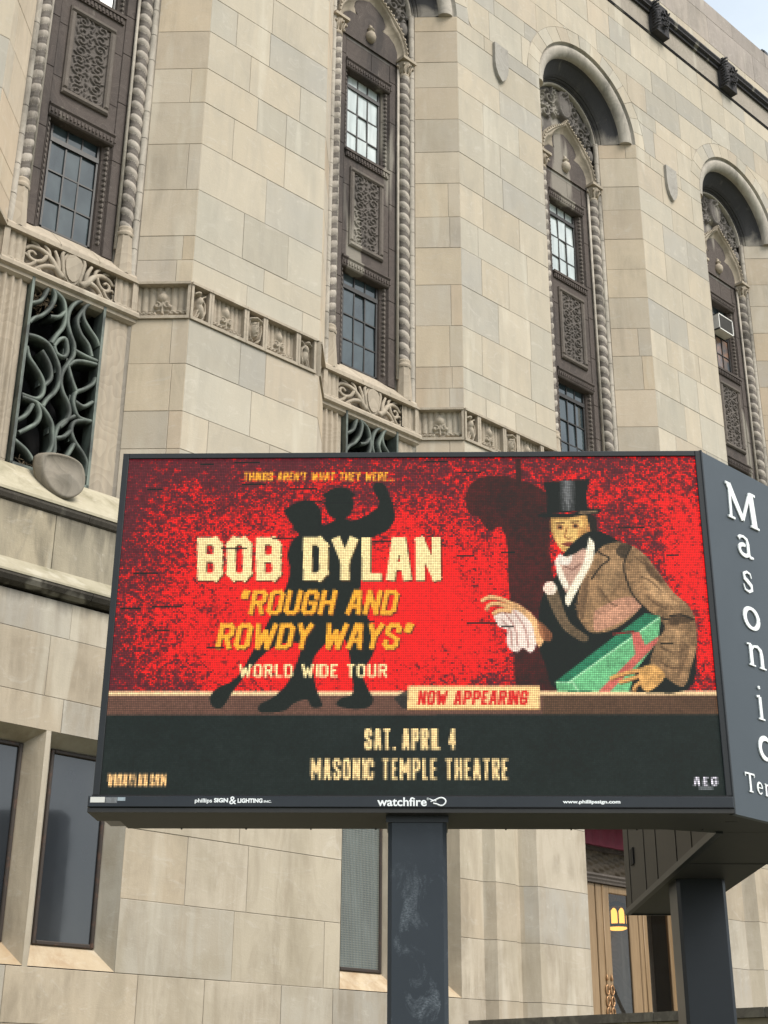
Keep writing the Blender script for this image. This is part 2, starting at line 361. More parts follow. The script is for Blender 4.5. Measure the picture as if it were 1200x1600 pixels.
ZJ = [9.15, 9.9, 10.75, 11.40, 12.24, 13.05]                   # below the frieze
ZU = [13.74, 14.17, 14.64, 15.56, 16.50, 17.38, 18.12, 18.95, 19.74, 20.59, 21.43, 22.11, 22.96, 23.37]
ZA = [23.37, 24.2, 24.67, 25.5, 26.24, 27.02, 27.52]
core = MB()
for i in range(-1, 6):
    uL = CX[0] - P + HW + P * (i + 1) if False else None
piers = [(CX[k] + HW, CX[k + 1] - HW) for k in range(len(CX) - 1)]
piers = [(CX[0] - P + HW, CX[0] - HW)] + piers + [(CX[-1] + HW, CX[-1] + HW + 4)]
sd_ = 100
for (a, b_) in piers:
    for z0, z1 in list(zip(ZJ, ZJ[1:])) + list(zip(ZU, ZU[1:])):
        sd_ += 1
        face_course('stone_block', M_ST, 0, a, b_, z0, z1, sd_, .5, 1.55)
    for q0, q1 in ((9, 13.05), (13.74, ZS)): core.prism([(a + .004, .007), (b_ - .004, .007), (b_ - .004 + .733, .74), (a + .004 - .733, .74)], q0, q1, fn=lambda p, d, q: (p, q, d))
    core.prism([(a + .2, .14), (b_ - .2, .14), (b_ + .4, .74), (a - .4, .74)], 13.04, 13.75, fn=lambda p, d, q: (p, q, d))
for z0, z1 in zip(ZA, ZA[1:]):
    sd_ += 1
    face_course('stone_block', M_ST, 0, -2, 39, z0, z1, sd_, .75, 1.7, arch=True)
# backing of the arched zone
nn = 40 * 10; us = [-2 + 41 * i / nn for i in range(nn + 1)]
for a, b_ in zip(us, us[1:]):
    za = lowedge(a, ZS, RI + .02); zb = lowedge(b_, ZS, RI + .02)
    core.add([(a, .008, za), (b_, .008, zb), (b_, .008, 30.4), (a, .008, 30.4)], [(0, 1, 2, 3)])
core.box(-2, 39, .74, 1.2, ZS + RI, 30.4)
# splayed reveals, both sides of every bay
for c in CX:
    for s in (-1, 1):
        for z0, z1 in list(zip(ZJ, ZJ[1:])) + list(zip(ZU, ZU[1:])):
            sd_ += 1; r = random.Random(sd_); Ltot = DEP * math.sqrt(2)
            cuts = [0, Ltot] if r.random() < .45 else [0, r.uniform(.18, .3), Ltot]
            def fn(a, d, z, s=s, c=c):
                q = a / math.sqrt(2); e = d / math.sqrt(2)
                return (c + s * (HW - q + e), q + e, z)
            for a, b_ in zip(cuts, cuts[1:]):
                a2 = a + (0 if a == 0 else J); b2 = b_ - (0 if b_ == Ltot else J)
                vs, fs = poly_block([(a2, z0 + J), (b2, z0 + J), (b2, z1 - J), (a2, z1 - J)], 0, fn, .12)
                addblock('splay_block', M_REV, seen_at(c + s * (HW - .3), (z0 + z1) / 2) and (s > 0 or c < 9), (b2 - a2) * (z1 - z0), vs, fs)
# voussoirs
for c in CX:
    nv = 15
    for k in range(nv):
        a0 = math.pi * k / nv + .002; a1 = math.pi * (k + 1) / nv - .002
        pts = [(c + RI * math.cos(a0 + (a1 - a0) * i / 4), ZS + RI * math.sin(a0 + (a1 - a0) * i / 4)) for i in range(5)]
        pts += [(c + (RO - .004) * math.cos(a1 - (a1 - a0) * i / 4), ZS + (RO - .004) * math.sin(a1 - (a1 - a0) * i / 4)) for i in range(5)]
        vs, fs = poly_block(pts, 0, b=.004)
        addblock('voussoir', M_ST, seen_at(c, ZS + 1.5), .3, vs, fs)
# lower wall, the thicker base storey
YL = -.3
ZL = [0, .8, 1.6, 2.4, 3.05, 3.97, 4.88, 5.95, 6.40, 7.22, 7.72]
ENT = (19.42, 23.7)
for z0, z1 in zip(ZL, ZL[1:]):
    segs = [(-2, 39)]
    cutz = (z0 + z1) / 2
    holes = []
    if 3.04 < cutz < 5.95:
        holes += [(c - 1.345, c + 1.195) for c in CX if not (16.9 < c + 1.2 and c - 1.3 < 27)]
    holes += [(16.87, ENT[1] + 3.3)]
    cur = -2
    for h0, h1 in sorted(holes):
        if h0 > cur: 
            sd_ += 1; face_course('stone_block', M_LOW, YL, cur, h0, z0, z1, sd_, .8, 1.9)
            core.box(cur + .02 if h0 == 16.87 else cur, h0, YL + .008, .6, z0, z1)
        cur = max(cur, h1)
    sd_ += 1; face_course('stone_block', M_LOW, YL, cur, 39, z0, z1, sd_, .8, 1.9); core.box(cur, 39, YL + .008, .6, z0, z1)
# band between the two ledges
for z0, z1 in ((8.2, 9.02),):
    sd_ += 1; face_course('stone_block', M_LEDGE, -.1, -2, 39, z0, z1, sd_, 1.2, 2.4); core.box(-2, 39, -.08, .7, z0 - .3, z1)
# parapet above the gutter
for z0, z1, y in ((28.62, 29.05, 0), (29.05, 30.03, .0), (30.03, 30.6, .0)):
    sd_ += 1; face_course('parapet_block', M_PAR if z0 > 29 else M_ST, y, -2, 39, z0, z1, sd_, 1.3, 2.6)
sd_ += 1; face_course('stone_block', M_ST, .06, -2, 39, 27.62, 28.2, sd_, 1., 2.)
cm = core.build('wall_core', M_MORTAR, T)
bx = MB().box(-2, 39, 1.5, 14, 0, 30.45).build('building_mass', M_MORTAR, T)

# emit the blocks
tot = {}
for (key, mn), lst in blocks.items(): tot.setdefault(key, []).extend((b_[0], b_[1], i, (key, mn)) for i, b_ in enumerate(lst))
for key, lst in tot.items():
    lst.sort(key=lambda q: (-q[0], -q[1])); keep = set()
    for q in lst[:298]:
        if q[0]: keep.add((q[3], q[2]))
    rest = {}
    for q in lst:
        seen, area, vs, fs, M = blocks[q[3]][q[2]]
        if (q[3], q[2]) in keep: MB().add(vs, fs).build(key, M, T, fix=False)
        else: rest.setdefault(M.name, (M, MB()))[1].add(vs, fs)
    allm = MB(); mats = []
    # the rest is one object with several materials
    idx = []
    for k, (M, mb) in enumerate(rest.values()):
        allm.add(mb.v, mb.f); mats.append(M); idx += [k] * len(mb.f)
    if mats:
        o = allm.build(key, mats[0], T, fix=False)
        for M in mats[1:]: o.data.materials.append(M)
        o.data.polygons.foreach_set('material_index', idx); tag(o, kind='stuff')

# ledges (string courses), built of long stones
def profile_run(name, prof, u0, u1, M, parent, step=0, jit=0):
    xs = course_splits(u0, u1, step * .7, step * 1.3, len(name) * 7) if step else [u0, u1]
    for a, b_ in zip(xs, xs[1:]):
        n = len(prof); vs = [(a + J, y, z) for y, z in prof] + [(b_ - J, y, z) for y, z in prof]
        fs = [tuple(range(n)), tuple(range(2 * n - 1, n - 1, -1))] + [(i, i + n, (i + 1) % n + n, (i + 1) % n) for i in range(n)]
        MB().add(vs, fs).build(name, M, parent)
profile_run('ledge_stone', [(.5, 9.86), (-.12, 9.25), (-.165, 9.19), (-.165, 9.15), (.5, 9.15)], -2, 39, M_SILL, T, 3.2)
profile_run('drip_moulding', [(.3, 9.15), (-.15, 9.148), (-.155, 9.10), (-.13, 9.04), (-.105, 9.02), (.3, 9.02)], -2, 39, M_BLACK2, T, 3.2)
profile_run('ledge_stone', [(.3, 8.24), (-.1, 8.22), (-.42, 7.97), (-.45, 7.93), (-.45, 7.90), (.3, 7.90)], -2, 39, M_SILL, T, 3.2)
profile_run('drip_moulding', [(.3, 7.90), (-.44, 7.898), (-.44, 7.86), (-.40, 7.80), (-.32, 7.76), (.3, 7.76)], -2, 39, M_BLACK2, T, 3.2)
# gutter ledge, string and bosses below the parapet
profile_run('string_moulding', [(.1, 27.52), (-.015, 27.53), (-.03, 27.55), (-.01, 27.57), (-.03, 27.59), (.1, 27.62)], -2, 39, M_BLACK, T, 9)
profile_run('gutter_ledge', [(.2, 28.62), (-.06, 28.60), (-.16, 28.54), (-.18, 28.47), (-.14, 28.41), (-.14, 28.36), (-.06, 28.33), (-.06, 28.25), (.2, 28.25)], -2, 39, M_BLACK, T, 6)
boss = MB()
boss.tube([(-.25, -.08 - .18 * math.sin(math.pi * i / 8), 27.65 + .85 * i / 8) for i in range(9)], .055, 7)
r = random.Random(5)
boss.add(*(lambda n=12, m_=9: ([(-.26 + .52 * i / n, -.20 - .13 * math.sin(math.pi * i / n) * math.sin(math.pi * j / m_) + .05 * r.random(), 27.62 + .92 * j / m_) for j in range(m_ + 1) for i in range(n + 1)],
         [(j * (n + 1) + i, j * (n + 1) + i + 1, (j + 1) * (n + 1) + i + 1, (j + 1) * (n + 1) + i) for j in range(m_) for i in range(n)]))(), smooth=True)
for k in range(9):
    z = 27.66 + .1 * k; boss.tube([(-.30, -.12, z), (-.27, -.27, z + .05), (-.20, -.30, z + .10)], .03, 6)
for k in range(16):
    a = r.uniform(0, 6.3); x, z = r.uniform(-.14, .17), r.uniform(27.78, 28.33); rr = r.uniform(.04, .07)
    boss.tube([(x + rr * math.cos(a + t) * (1 - t / 7), -.30 - .01 * t, z + rr * math.sin(a + t) * (1 - t / 7)) for t in [0, .8, 1.6, 2.4, 3.2, 4, 4.8]], .024, 6)
boss.box(-.28, .28, -.22, 0.1, 27.6, 28.58)
b0 = MB(); b0.v = [(x + CX[0], y, z) for x, y, z in boss.v]; b0.f = boss.f; b0.sm = boss.sm
b0 = b0.build('carved_boss', M_BLACK, T)
for k in range(1, 9):
    c = b0.copy(); COL.objects.link(c); c.location.x += k * P / 2
# heraldic blank shields carved between the arches
M_SHD = stone_mat('grey_shield_stone', [(0, (.37, .355, .31)), (1, (.40, .38, .33))], .3, rand=False)
sh = MB(); pts = [(-.22, .5), (.22, .5), (.22, -.05), (.19, -.22), (.12, -.38), (0, -.5), (-.12, -.38), (-.19, -.22), (-.22, -.05)]
sh.prism([(x * 1.0 + CX[0] + P / 2, z + 22.84) for x, z in pts], -.075, .06)
s0 = sh.build('carved_shield', M_SHD, T)
for k in range(1, 5):
    c = s0.copy(); COL.objects.link(c); c.location.x += k * P
exec_after = []
# ------------------------------------------------------------------ relief carving (real heightfields)
def seg_d(X, Z, a, b_):
    ax, az = a; bx_, bz = b_; dx, dz = bx_ - ax, bz - az
    t = np.clip(((X - ax) * dx + (Z - az) * dz) / (dx * dx + dz * dz + 1e-12), 0, 1)
    return np.hypot(X - ax - t * dx, Z - az - t * dz)
def h_tube(H, X, Z, pts, r, hgt=None):
    rs = r if isinstance(r, list) else [r] * len(pts)
    for i in range(len(pts) - 1):
        rr = (rs[i] + rs[i + 1]) / 2; d = seg_d(X, Z, pts[i], pts[i + 1])
        np.maximum(H, (hgt or rr) * np.sqrt(np.clip(1 - (d / rr) ** 2, 0, 1)), out=H)
def h_ell(H, X, Z, cx, cz, rx, rz, hgt, ang=0, p=.5):
    c, s = math.cos(ang), math.sin(ang); x = (X - cx) * c + (Z - cz) * s; z = -(X - cx) * s + (Z - cz) * c
    np.maximum(H, hgt * np.clip(1 - (x / rx) ** 2 - (z / rz) ** 2, 0, 1) ** p, out=H)
def spiral(cx, cz, r0, a0, turns, sgn=1, n=14, tail=0.):
    pts = []
    for i in range(n + 1):
        t = i / n; a = a0 + sgn * turns * 2 * math.pi * t; rr = r0 * (1 - .82 * t)
        pts.append((cx + rr * math.cos(a), cz + rr * math.sin(a)))
    return pts
def relief(name, M, parent, u0, u1, z0, z1, nx, nz, y, H, mask=None, base=0.):
    # H relief height towards the viewer; one watertight-looking grid
    us = np.linspace(u0, u1, nx + 1); zs = np.linspace(z0, z1, nz + 1)
    vs = []; idx = {}; fs = []
    keep = np.ones((nz + 1, nx + 1), bool) if mask is None else mask
    for j in range(nz + 1):
        for i in range(nx + 1):
            if keep[j, i]: idx[(j, i)] = len(vs); vs.append((us[i], y - float(H[j, i]), zs[j]))
    for j in range(nz):
        for i in range(nx):
            q = [(j, i), (j, i + 1), (j + 1, i + 1), (j + 1, i)]
            if all(k in idx for k in q): fs.append(tuple(idx[k] for k in q))
    return MB().add(vs, fs, True).build(name, M, parent, fix=False)
def grid(u0, u1, z0, z1, nx, nz): return np.meshgrid(np.linspace(u0, u1, nx + 1), np.linspace(z0, z1, nz + 1))

# carved scroll panel (0.56 x 1.45), local coordinates around its centre
def H_scroll():
    nx, nz = 74, 190; X, Z = grid(-.29, .29, -.76, .76, nx, nz); H = np.zeros_like(X); r = random.Random(3)
    for row in range(8):
        zc = -.665 + row * .19
        for s in (-1, 1):
            sp = spiral(s * .15, zc, .105, r.uniform(0, 6.3), 1.25, s * (1 if row % 2 else -1)); h_tube(H, X, Z, sp, .019, .034)
            for k in range(5):
                a = r.uniform(0, 6.3); c = (s * .15 + .1 * math.cos(a), zc + .09 * math.sin(a))
                h_ell(H, X, Z, c[0], c[1], .040, .016, .03, a + 1)
        h_tube(H, X, Z, [(-.02 + .03 * math.sin(row), zc - .1), (.03, zc), (-.02, zc + .09)], .016, .032)
        h_ell(H, X, Z, 0, zc, .032, .05, .036, .3 * row)
    return nx, nz, H
SCR = H_scroll()
OG = [(.99, 22.08), (.97, 22.30), (.92, 22.52), (.82, 22.75), (.68, 22.93), (.52, 23.06), (.36, 23.17), (.20, 23.27), (.09, 23.37), (0., 23.52)]
IN = [(.80, 22.08), (.79, 22.27), (.71, 22.44), (.55, 22.56), (.35, 22.58), (.43, 22.68), (.45, 22.80), (.37, 22.96), (.20, 23.07), (0., 23.15)]
def H_tymp():
    nx, nz = 120, 140; X, Z = grid(-1.14, 1.14, ZS - 1.55, ZS + 1.14, nx, nz); H = np.zeros_like(X); r = random.Random(8)
    for s in (-1, 1):
        for (x, z, rr, a) in ((.48, .62, .2, 2), (.86, .38, .17, 4), (.66, .12, .17, 1), (.92, -.02, .13, 0), (.25, .28, .13, 5), (.3, .85, .13, 3), (.95, -.75, .12, 2), (.98, -1.15, .09, 1), (.5, .28, .12, 3)):
            h_tube(H, X, Z, [(s * p[0], p[1]) for p in [(q[0], q[1] + ZS) for q in spiral(x, z, rr, a, 1.2, 1)]], .034, .065)
            for k in range(7):
                an = r.uniform(0, 6.3); h_ell(H, X, Z, s * (x + rr * 1.05 * math.cos(an)), ZS + z + rr * 1.05 * math.sin(an), .07, .026, .055, an + r.uniform(-1, 1))
        H_s = np.zeros_like(X); h_ell(H_s, X, Z, s * .93, ZS - .42, .105, .2, .11, 0, .25); np.maximum(H, H_s, out=H)
        for k in range(6): h_tube(H, X, Z, [(s * (.22 + .03 * k), ZS + .3), (s * (.27 + .05 * k), ZS + .62 - .05 * k)], .013, .06)
    H_s = np.zeros_like(X); h_ell(H_s, X, Z, 0, ZS + .62, .27, .42, .14, 0, .22)
    inner = ((X / .19) ** 2 + ((Z - ZS - .60) / .32) ** 2) < 1; H_s[inner] -= .035
    h_tube(H_s, X, Z, spiral(0, ZS + .9, .10, -1.2, .9, 1), .03, .15)
    np.maximum(H, H_s, out=H)
    og = np.interp(np.abs(X), [p[0] for p in OG][::-1], [p[1] for p in OG][::-1]); H[(Z < og) & (np.abs(X) < .99)] = 0
    inside = np.where(Z > ZS, np.hypot(X, Z - ZS) <= 1.135, np.abs(X) <= 1.135)
    return nx, nz, H, inside
TY = H_tymp()
def rope_column(c, s, parent):
    # twisted shaft
    R = .112; pitch = .275; z0, z1 = 14.72, 21.62; seg = 20; per = 16
    n = int((z1 - z0) / pitch * per); vs = []; fs = []
    for i in range(n + 1):
        z = z0 + (z1 - z0) * i / n
        for k in range(seg):
            a = 2 * math.pi * k / seg; ph = (z / pitch + s * k / seg) % 1.0
            if ph < .54: h = math.sin(math.pi * ph / .54) ** .38
            elif ph < .77: h = .62 * math.sin(math.pi * (ph - .54) / .23) ** .5
            else: h = .55 * math.sin(math.pi * (ph - .77) / .23) ** .5
            rr = R * (.78 + .26 * h); vs.append((c[0] + rr * math.cos(a), c[1] + rr * math.sin(a), z))
    for i in range(n):
        for k in range(seg): fs.append((i * seg + k, i * seg + (k + 1) % seg, (i + 1) * seg + (k + 1) % seg, (i + 1) * seg + k))
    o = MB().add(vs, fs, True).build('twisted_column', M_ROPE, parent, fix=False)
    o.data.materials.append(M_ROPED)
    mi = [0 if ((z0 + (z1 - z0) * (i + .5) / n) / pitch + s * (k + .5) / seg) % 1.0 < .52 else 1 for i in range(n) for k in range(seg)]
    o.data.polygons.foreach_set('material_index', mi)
    b = MB(); b.lathe((c[0], c[1], 0), [(.17, 13.82), (.15, 14.1), (.128, 14.42), (.125, 14.58)], 8, False)
    b.lathe((c[0], c[1], 0), [(.13, 14.56), (.145, 14.6), (.13, 14.64), (.11, 14.65), (.135, 14.69), (.12, 14.73), (.09, 14.74)], 18)
    kid(o, b.build('base', M_CARVE, o))
    k_ = MB(); k_.lathe((c[0], c[1], 0), [(.10, 21.6), (.125, 21.63), (.11, 21.67), (.10, 21.7), (.12, 21.82), (.165, 21.95), (.15, 21.98)], 12)
    for q in range(8):
        a = 2 * math.pi * q / 8; k_.tube([(c[0] + rr * math.cos(a), c[1] + rr * math.sin(a), z) for rr, z in ((.10, 21.7), (.135, 21.8), (.185, 21.9), (.2, 21.86), (.18, 21.83))], .024, 6)
    k_.box(c[0] - .19, c[0] + .19, c[1] - .19, c[1] + .15, 21.98, 22.05)
    kid(o, k_.build('capital', M_CARVE, o))
    return o

def make_bay(c, parent):
    made = []
    # jamb mouldings at the inner end of the splay: pale roll made of short stones, and a slim fillet
    for s in (-1, 1):
        b = MB(); z = 13.8; r = random.Random(4)
        while z < ZS - .02:
            z2 = min(z + .56, ZS)
            prof = [(c + s * (1.165 - .062 + .062 * math.cos(a)), .70 - .062 * math.sin(a)) for a in [math.pi * q / 6 for q in range(-2, 9)]]
            b.sweep(prof, [(lambda p, q, z=z + .006: (p, q, z)), (lambda p, q, z=z2 - .006: (p, q, z))])
            b.box(c + s * 1.2 if s < 0 else c + 1.03, c + s * 1.03 if s < 0 else c + 1.2, .72, .9, z, z2) if False else None
            z = z2
        made.append(b.build('roll_moulding', M_LIGHTROLL, parent))
        b = MB(); b.tube([(c + s * .815, .80, 14.3), (c + s * .815, .80, 22)], .030, 8)
        b.box(min(c + s * .83, c + s * 1.2), max(c + s * .83, c + s * 1.2), .88, 1.1, 13.8, ZS)
        made.append(b.build('jamb_fillet', M_LIGHTROLL, parent))
        made.append(rope_column((c + s * .955, .765), s, parent))
    # brown stone plate with two openings, built of separate stones
    for s in (-1, 1):
        z = 14.1; k = 0
        while z < 22.9:
            z2 = min(z + (1.06, .84, 1.22)[k % 3], 22.9); k += 1
            x0, x1 = sorted((c + s * .62, c + s * .80))
            vs = MB().bbox(x0, x1, .85 , 1.0, z + .004, z2 - .004, .006)
            # carved splay strip beside the glass
            p = [(c + s * .62, .85), (c + s * .60, .90), (c + s * .585, .885), (c + s * .50, .98), (c + s * .485, .97), (c + s * .465, 1.04)]
            vs.sweep(p, [(lambda a, q, z=z + .004: (a, q, z)), (lambda a, q, z=z2 - .004: (a, q, z))], smooth=False)
            made.append(vs.build('jamb_stone', M_BROWN, parent)); z = z2
        b = MB()
        for (za, zb) in ((14.35, 16.25), (19.15, 21.05)):
            z = za
            while z < zb:
                b.add([(c + s * .575, .885, z), (c + s * .555, .90, z + .05), (c + s * .515, .95, z), (c + s * .555, .89, z - .05), (c + s * .54, .895, z)], [(0, 1, 4), (1, 2, 4), (2, 3, 4), (3, 0, 4)])
                z += .105
        made.append(tag(b.build('carved_jamb_ornament', M_PFR, parent), kind='stuff'))
    for (z0, z1, nm) in ((16.42, 19.0, 'spandrel_stone'), (21.3, 23.3, 'lintel_stone')):
        zz = [z0, (z0 + z1) / 2 - .3, z1] if nm == 'lintel_stone' else [z0, 17.1, 18.2, z1]
        for a, b_ in zip(zz, zz[1:]):
            for x0, x1 in ((c - .62, c + .1), (c + .1, c + .62)) if nm == 'lintel_stone' else ((c - .62, c + .62),):
                made.append(MB().bbox(x0 + .003, x1 - .003, .865, 1.0, a + .003, b_ - .003, .005).build(nm, M_BROWN, parent))
    # hoods and sills with a carved underside
    for (zb, w_) in ((16.27, .62), (21.07, .62)):
        b = MB(); prof = [(1.04, zb + .26), (.83, zb + .25), (.79, zb + .22), (.79, zb + .19), (.82, zb + .16), (.825, zb + .05), (.835, zb + .02), (.86, zb), (1.04, zb)]
        b.sweep(prof, [(lambda p, q: (c - w_, p, q)), (lambda p, q: (c + w_, p, q))], closed=True, smooth=False)
        b.add([(c + sx, y, z) for sx in (-w_, w_) for y, z in prof], [tuple(range(9)), tuple(range(17, 8, -1))])
        q = -w_ + .03
        while q < w_: b.box(c + q, c + q + .035, .805, .83, zb + .06, zb + .13); q += .07
        made.append(b.build('window_hood', M_BROWN, parent))
    b = MB(); b.box(c - .60, c + .60, .80, 1.0, 18.98, 19.04); b.box(c - .58, c + .58, .83, .9, 18.86, 18.98)
    q = -.56
    while q < .56: b.box(c + q, c + q + .04, .812, .84, 18.88, 18.96); q += .075
    made.append(b.build('upper_window_sill', M_BROWN, parent))
    # raised frame and carved scroll panel
    b = MB(); x0, x1, z0, z1 = c - .45, c + .45, 16.80, 18.66; t = .11
    for (A, B_, C_, D_) in ((x0, x1, z1 - t, z1), (x0, x1, z0, z0 + t), (x0, x0 + t, z0 + t, z1 - t), (x1 - t, x1, z0 + t, z1 - t)): b.bbox(A, B_, .80, .87, C_, D_, .03)
    fr = b.build('panel_frame', M_PFR, parent); made.append(fr)
    nx, nz, H = SCR; kid(fr, relief('carved_scroll_panel', M_SCROLL, fr, x0 + t - .01, x1 - t + .01, z0 + t - .01, z1 - t + .01, nx, nz, .862, H))
    # arch head
    made.append(relief('carved_tympanum', M_TYMP, parent, c - 1.14, c + 1.14, ZS - 1.55, ZS + 1.14, TY[0], TY[1], .86, np.where(TY[3], TY[2] * 1.55, 0), TY[3]))
    for s in (-1, 1):
        made.append(MB().prism([(c + s * a_, z_) for a_, z_ in IN] + [(c, 21.9), (c + s * .86, 21.9)], .818, .85).build('hood_plate', M_BROWN, parent))
    # ogee hood: outer band and deep cove, mirrored halves
    b = MB(); b2 = MB()
    for s in (-1, 1):
        path = []; path2 = []
        for i in range(len(OG)):
            (ao, zo), (ai, zi) = OG[i], IN[i]
            def f(p, q, ao=ao, zo=zo, ai=ai, zi=zi): return (c + s * (ao + (ai - ao) * p), q, zo + (zi - zo) * p)
            path.append(f)
        b.sweep([(-.02, .84), (-.02, .70), (.06, .665), (.16, .66), (.24, .70)], path, smooth=False)
        b2.sweep([(.24, .70), (.36, .69), (.42, .735), (.62, .79), (.85, .83), (1.0, .835), (1.0, .86)], path)
        for i in range(len(OG) - 1):
            for t_ in (.25, .75):
                a_ = OG[i][0] + (OG[i + 1][0] - OG[i][0]) * t_; z_ = OG[i][1] + (OG[i + 1][1] - OG[i][1]) * t_
                b.box(c + s * a_ - .018 - s * .015, c + s * a_ + .018 - s * .015, .648, .67, z_ - .02, z_ + .02)
    o = b.build('ogee_hood', M_CARVE, parent); made.append(o); kid(o, b2.build('hood_cove', M_CARVE, o))
    b = MB(); b.lathe((c, .79, 22.18), [(.0, -.15), (.06, -.135), (.105, -.08), (.12, 0), (.10, .08), (.05, .13), (.045, .15), (.06, .17), (.085, .19), (.06, .215), (.03, .25), (.035, .28), (0, .31)], 16)
    b.box(c - .03, c + .03, .79, .87, 22.1, 22.5)
    made.append(b.build('pendant_urn', M_CARVE, parent))
    # arch mouldings
    ang = [math.pi * i / 36 for i in range(37)]
    def path_(a): return lambda p, q, a=a: (c + p * math.cos(a), q, ZS + p * math.sin(a))
    rp = [(1.808, .0), (1.80, .06), (1.775, .09), (1.755, .075), (1.73, .05), (1.66, .045), (1.58, .075), (1.52, .13), (1.49, .20), (1.505, .26)]
    b = MB(); b.sweep(rp, [path_(a) for a in ang])
    for a in (0, math.pi): b.add([path_(a)(p, q) for p, q in rp + [(1.60, .32), (1.80, .2)]], [tuple(range(12))])
    made.append(b.build('arch_roll', M_ARCH, parent))
    b = MB(); b.sweep([(1.505, .255), (1.47, .33), (1.38, .42), (1.26, .54), (1.22, .60), (1.225, .63), (1.20, .64), (1.185, .68), (1.19, .70), (1.16, .71), (1.155, .76), (1.165, .78)], [path_(a) for a in ang], smooth=False)
    o = b.build('arch_soffit', M_SOFFIT, parent); made.append(o)
    b = MB(); b.sweep([(1.165, .78), (1.16, .735), (1.13, .72), (1.10, .74), (1.10, .84)], [path_(a) for a in ang]); kid(o, b.build('inner_arch_fillet', M_LIGHTROLL, o))
    # sill, openwork band, ledge moulding below
    b = MB()
    for x0, x1 in ((c - 1.16, c - .25), (c - .24, c + .45), (c + .46, c + 1.16)):
        b.add([(x0, .60, 13.80), (x1, .60, 13.80), (x1, .66, 13.88), (x0, .66, 13.88), (x1, 1.04, 14.27), (x0, 1.04, 14.27), (x0, 1.1, 13.7), (x1, 1.1, 13.7), (x0, .60, 13.74), (x1, .60, 13.74)],
              [(0, 1, 2, 3), (3, 2, 4, 5), (5, 4, 7, 6), (8, 9, 1, 0), (6, 7, 9, 8), (0, 3, 5, 6, 8), (1, 9, 7, 4, 2)])
    made.append(b.build('sill', M_CARVE, parent))
    b = MB(); b.box(c - 1.2, c + 1.2, .575, .8, 13.70, 13.74); b.box(c - 1.2, c - 1.10, .60, .8, 13.16, 13.70); b.box(c + 1.10, c + 1.2, .60, .8, 13.16, 13.70)
    b.box(c - 1.15, c + 1.15, .80, .95, 13.0, 13.76)
    prof = [(.85, 13.16), (.56, 13.16), (.54, 13.12), (.54, 13.06), (.60, 13.03), (.60, 12.98), (.66, 12.94), (.85, 12.94)]
    b.sweep(prof, [(lambda p, q: (c - 1.22, p, q)), (lambda p, q: (c + 1.22, p, q))], closed=True, smooth=False)
    fb = b.build('openwork_band', M_CARVE, parent); made.append(fb)
    for s in (-1, 1):
        X, Z = grid(-.16, .16, 13.16, 13.70, 26, 26); H = .03 * np.abs(np.sin(X * 28)) ** .7
        for k in range(4): h_ell(H, X, Z, -.14 + k * .09, 13.2, .055, .045, .08)
        kid(fb, relief('fluted_end_block', M_CARVE, fb, c + s * .96 - .16, c + s * .96 + .16, 13.16, 13.70, 26, 26, .68, H))
    b = MB(); yy = .66
    def P3(x, z, s=1, y=yy): return (c + s * x, y, z)
    for s in (-1, 1):
        V = [([(.16, 13.22), (.28, 13.33), (.36, 13.45), (.52, 13.58), (.70, 13.60), (.78, 13.52)], [.05, .045, .04, .034, .03, .022]),
             ([(.30, 13.34), (.44, 13.32), (.56, 13.25), (.62, 13.19)], [.04, .034, .028, .02]), ([(.24, 13.30), (.26, 13.48), (.33, 13.64)], [.035, .03, .02]),
             ([(.44, 13.50), (.50, 13.40), (.60, 13.36), (.70, 13.40), (.72, 13.48), (.66, 13.52), (.60, 13.47)], [.034, .03, .03, .028, .025, .02, .018]),
             ([(.60, 13.36), (.66, 13.28), (.76, 13.24), (.82, 13.3), (.80, 13.37)], [.03, .028, .026, .022, .018]), ([(.40, 13.47), (.42, 13.6), (.50, 13.68)], [.028, .024, .016]),
             ([(.70, 13.40), (.78, 13.44), (.82, 13.40)], [.024, .02, .016]), ([(.56, 13.58), (.60, 13.66), (.70, 13.69)], [.026, .022, .015]), ([(.12, 13.2), (.2, 13.62), (.14, 13.7)], [.03, .028, .018]),
             ([(.55, 13.25), (.5, 13.17), (.6, 13.14)], [.026, .022, .016]), ([(.74, 13.24), (.84, 13.19), (.9, 13.2)], [.03, .026, .02]), ([(.80, 13.52), (.84, 13.60), (.80, 13.67)], [.024, .02, .014])]
        for pts, rs in V:
            # smooth the vine
            pp = []; rr = []
            for i in range(len(pts) - 1):
                for t in (0, .33, .66):
                    p0 = pts[max(i - 1, 0)]; p1 = pts[i]; p2 = pts[i + 1]; p3 = pts[min(i + 2, len(pts) - 1)]
                    q = [.5 * (2 * p1[d] + (p2[d] - p0[d]) * t + (2 * p0[d] - 5 * p1[d] + 4 * p2[d] - p3[d]) * t * t + (3 * p1[d] - p0[d] - 3 * p2[d] + p3[d]) * t ** 3) for d in (0, 1)]
                    pp.append(q); rr.append(rs[i] + (rs[i + 1] - rs[i]) * t)
            pp.append(pts[-1]); rr.append(rs[-1])
            b.tube([P3(q[0], q[1], s, yy - .05 * math.sin(6 * q[0])) for q in pp], [r_ * 1.22 for r_ in rr], 7)
    kid(fb, b.build('carved_vine', M_CARVE, fb))
    b = MB(); n = 14
    sp = [(0, 13.74), (.12, 13.70), (.18, 13.58), (.17, 13.42), (.13, 13.28), (.07, 13.20), (0, 13.17)]
    out_ = sp + [(-x, z) for x, z in reversed(sp[1:-1])]
    b.prism([(c + x, z) for x, z in out_], .60, .74); b.prism([(c + x * .8, 13.46 + (z - 13.46) * .85) for x, z in out_], .575, .61)
    kid(fb, b.build('blank_cartouche', M_CARVE, fb))
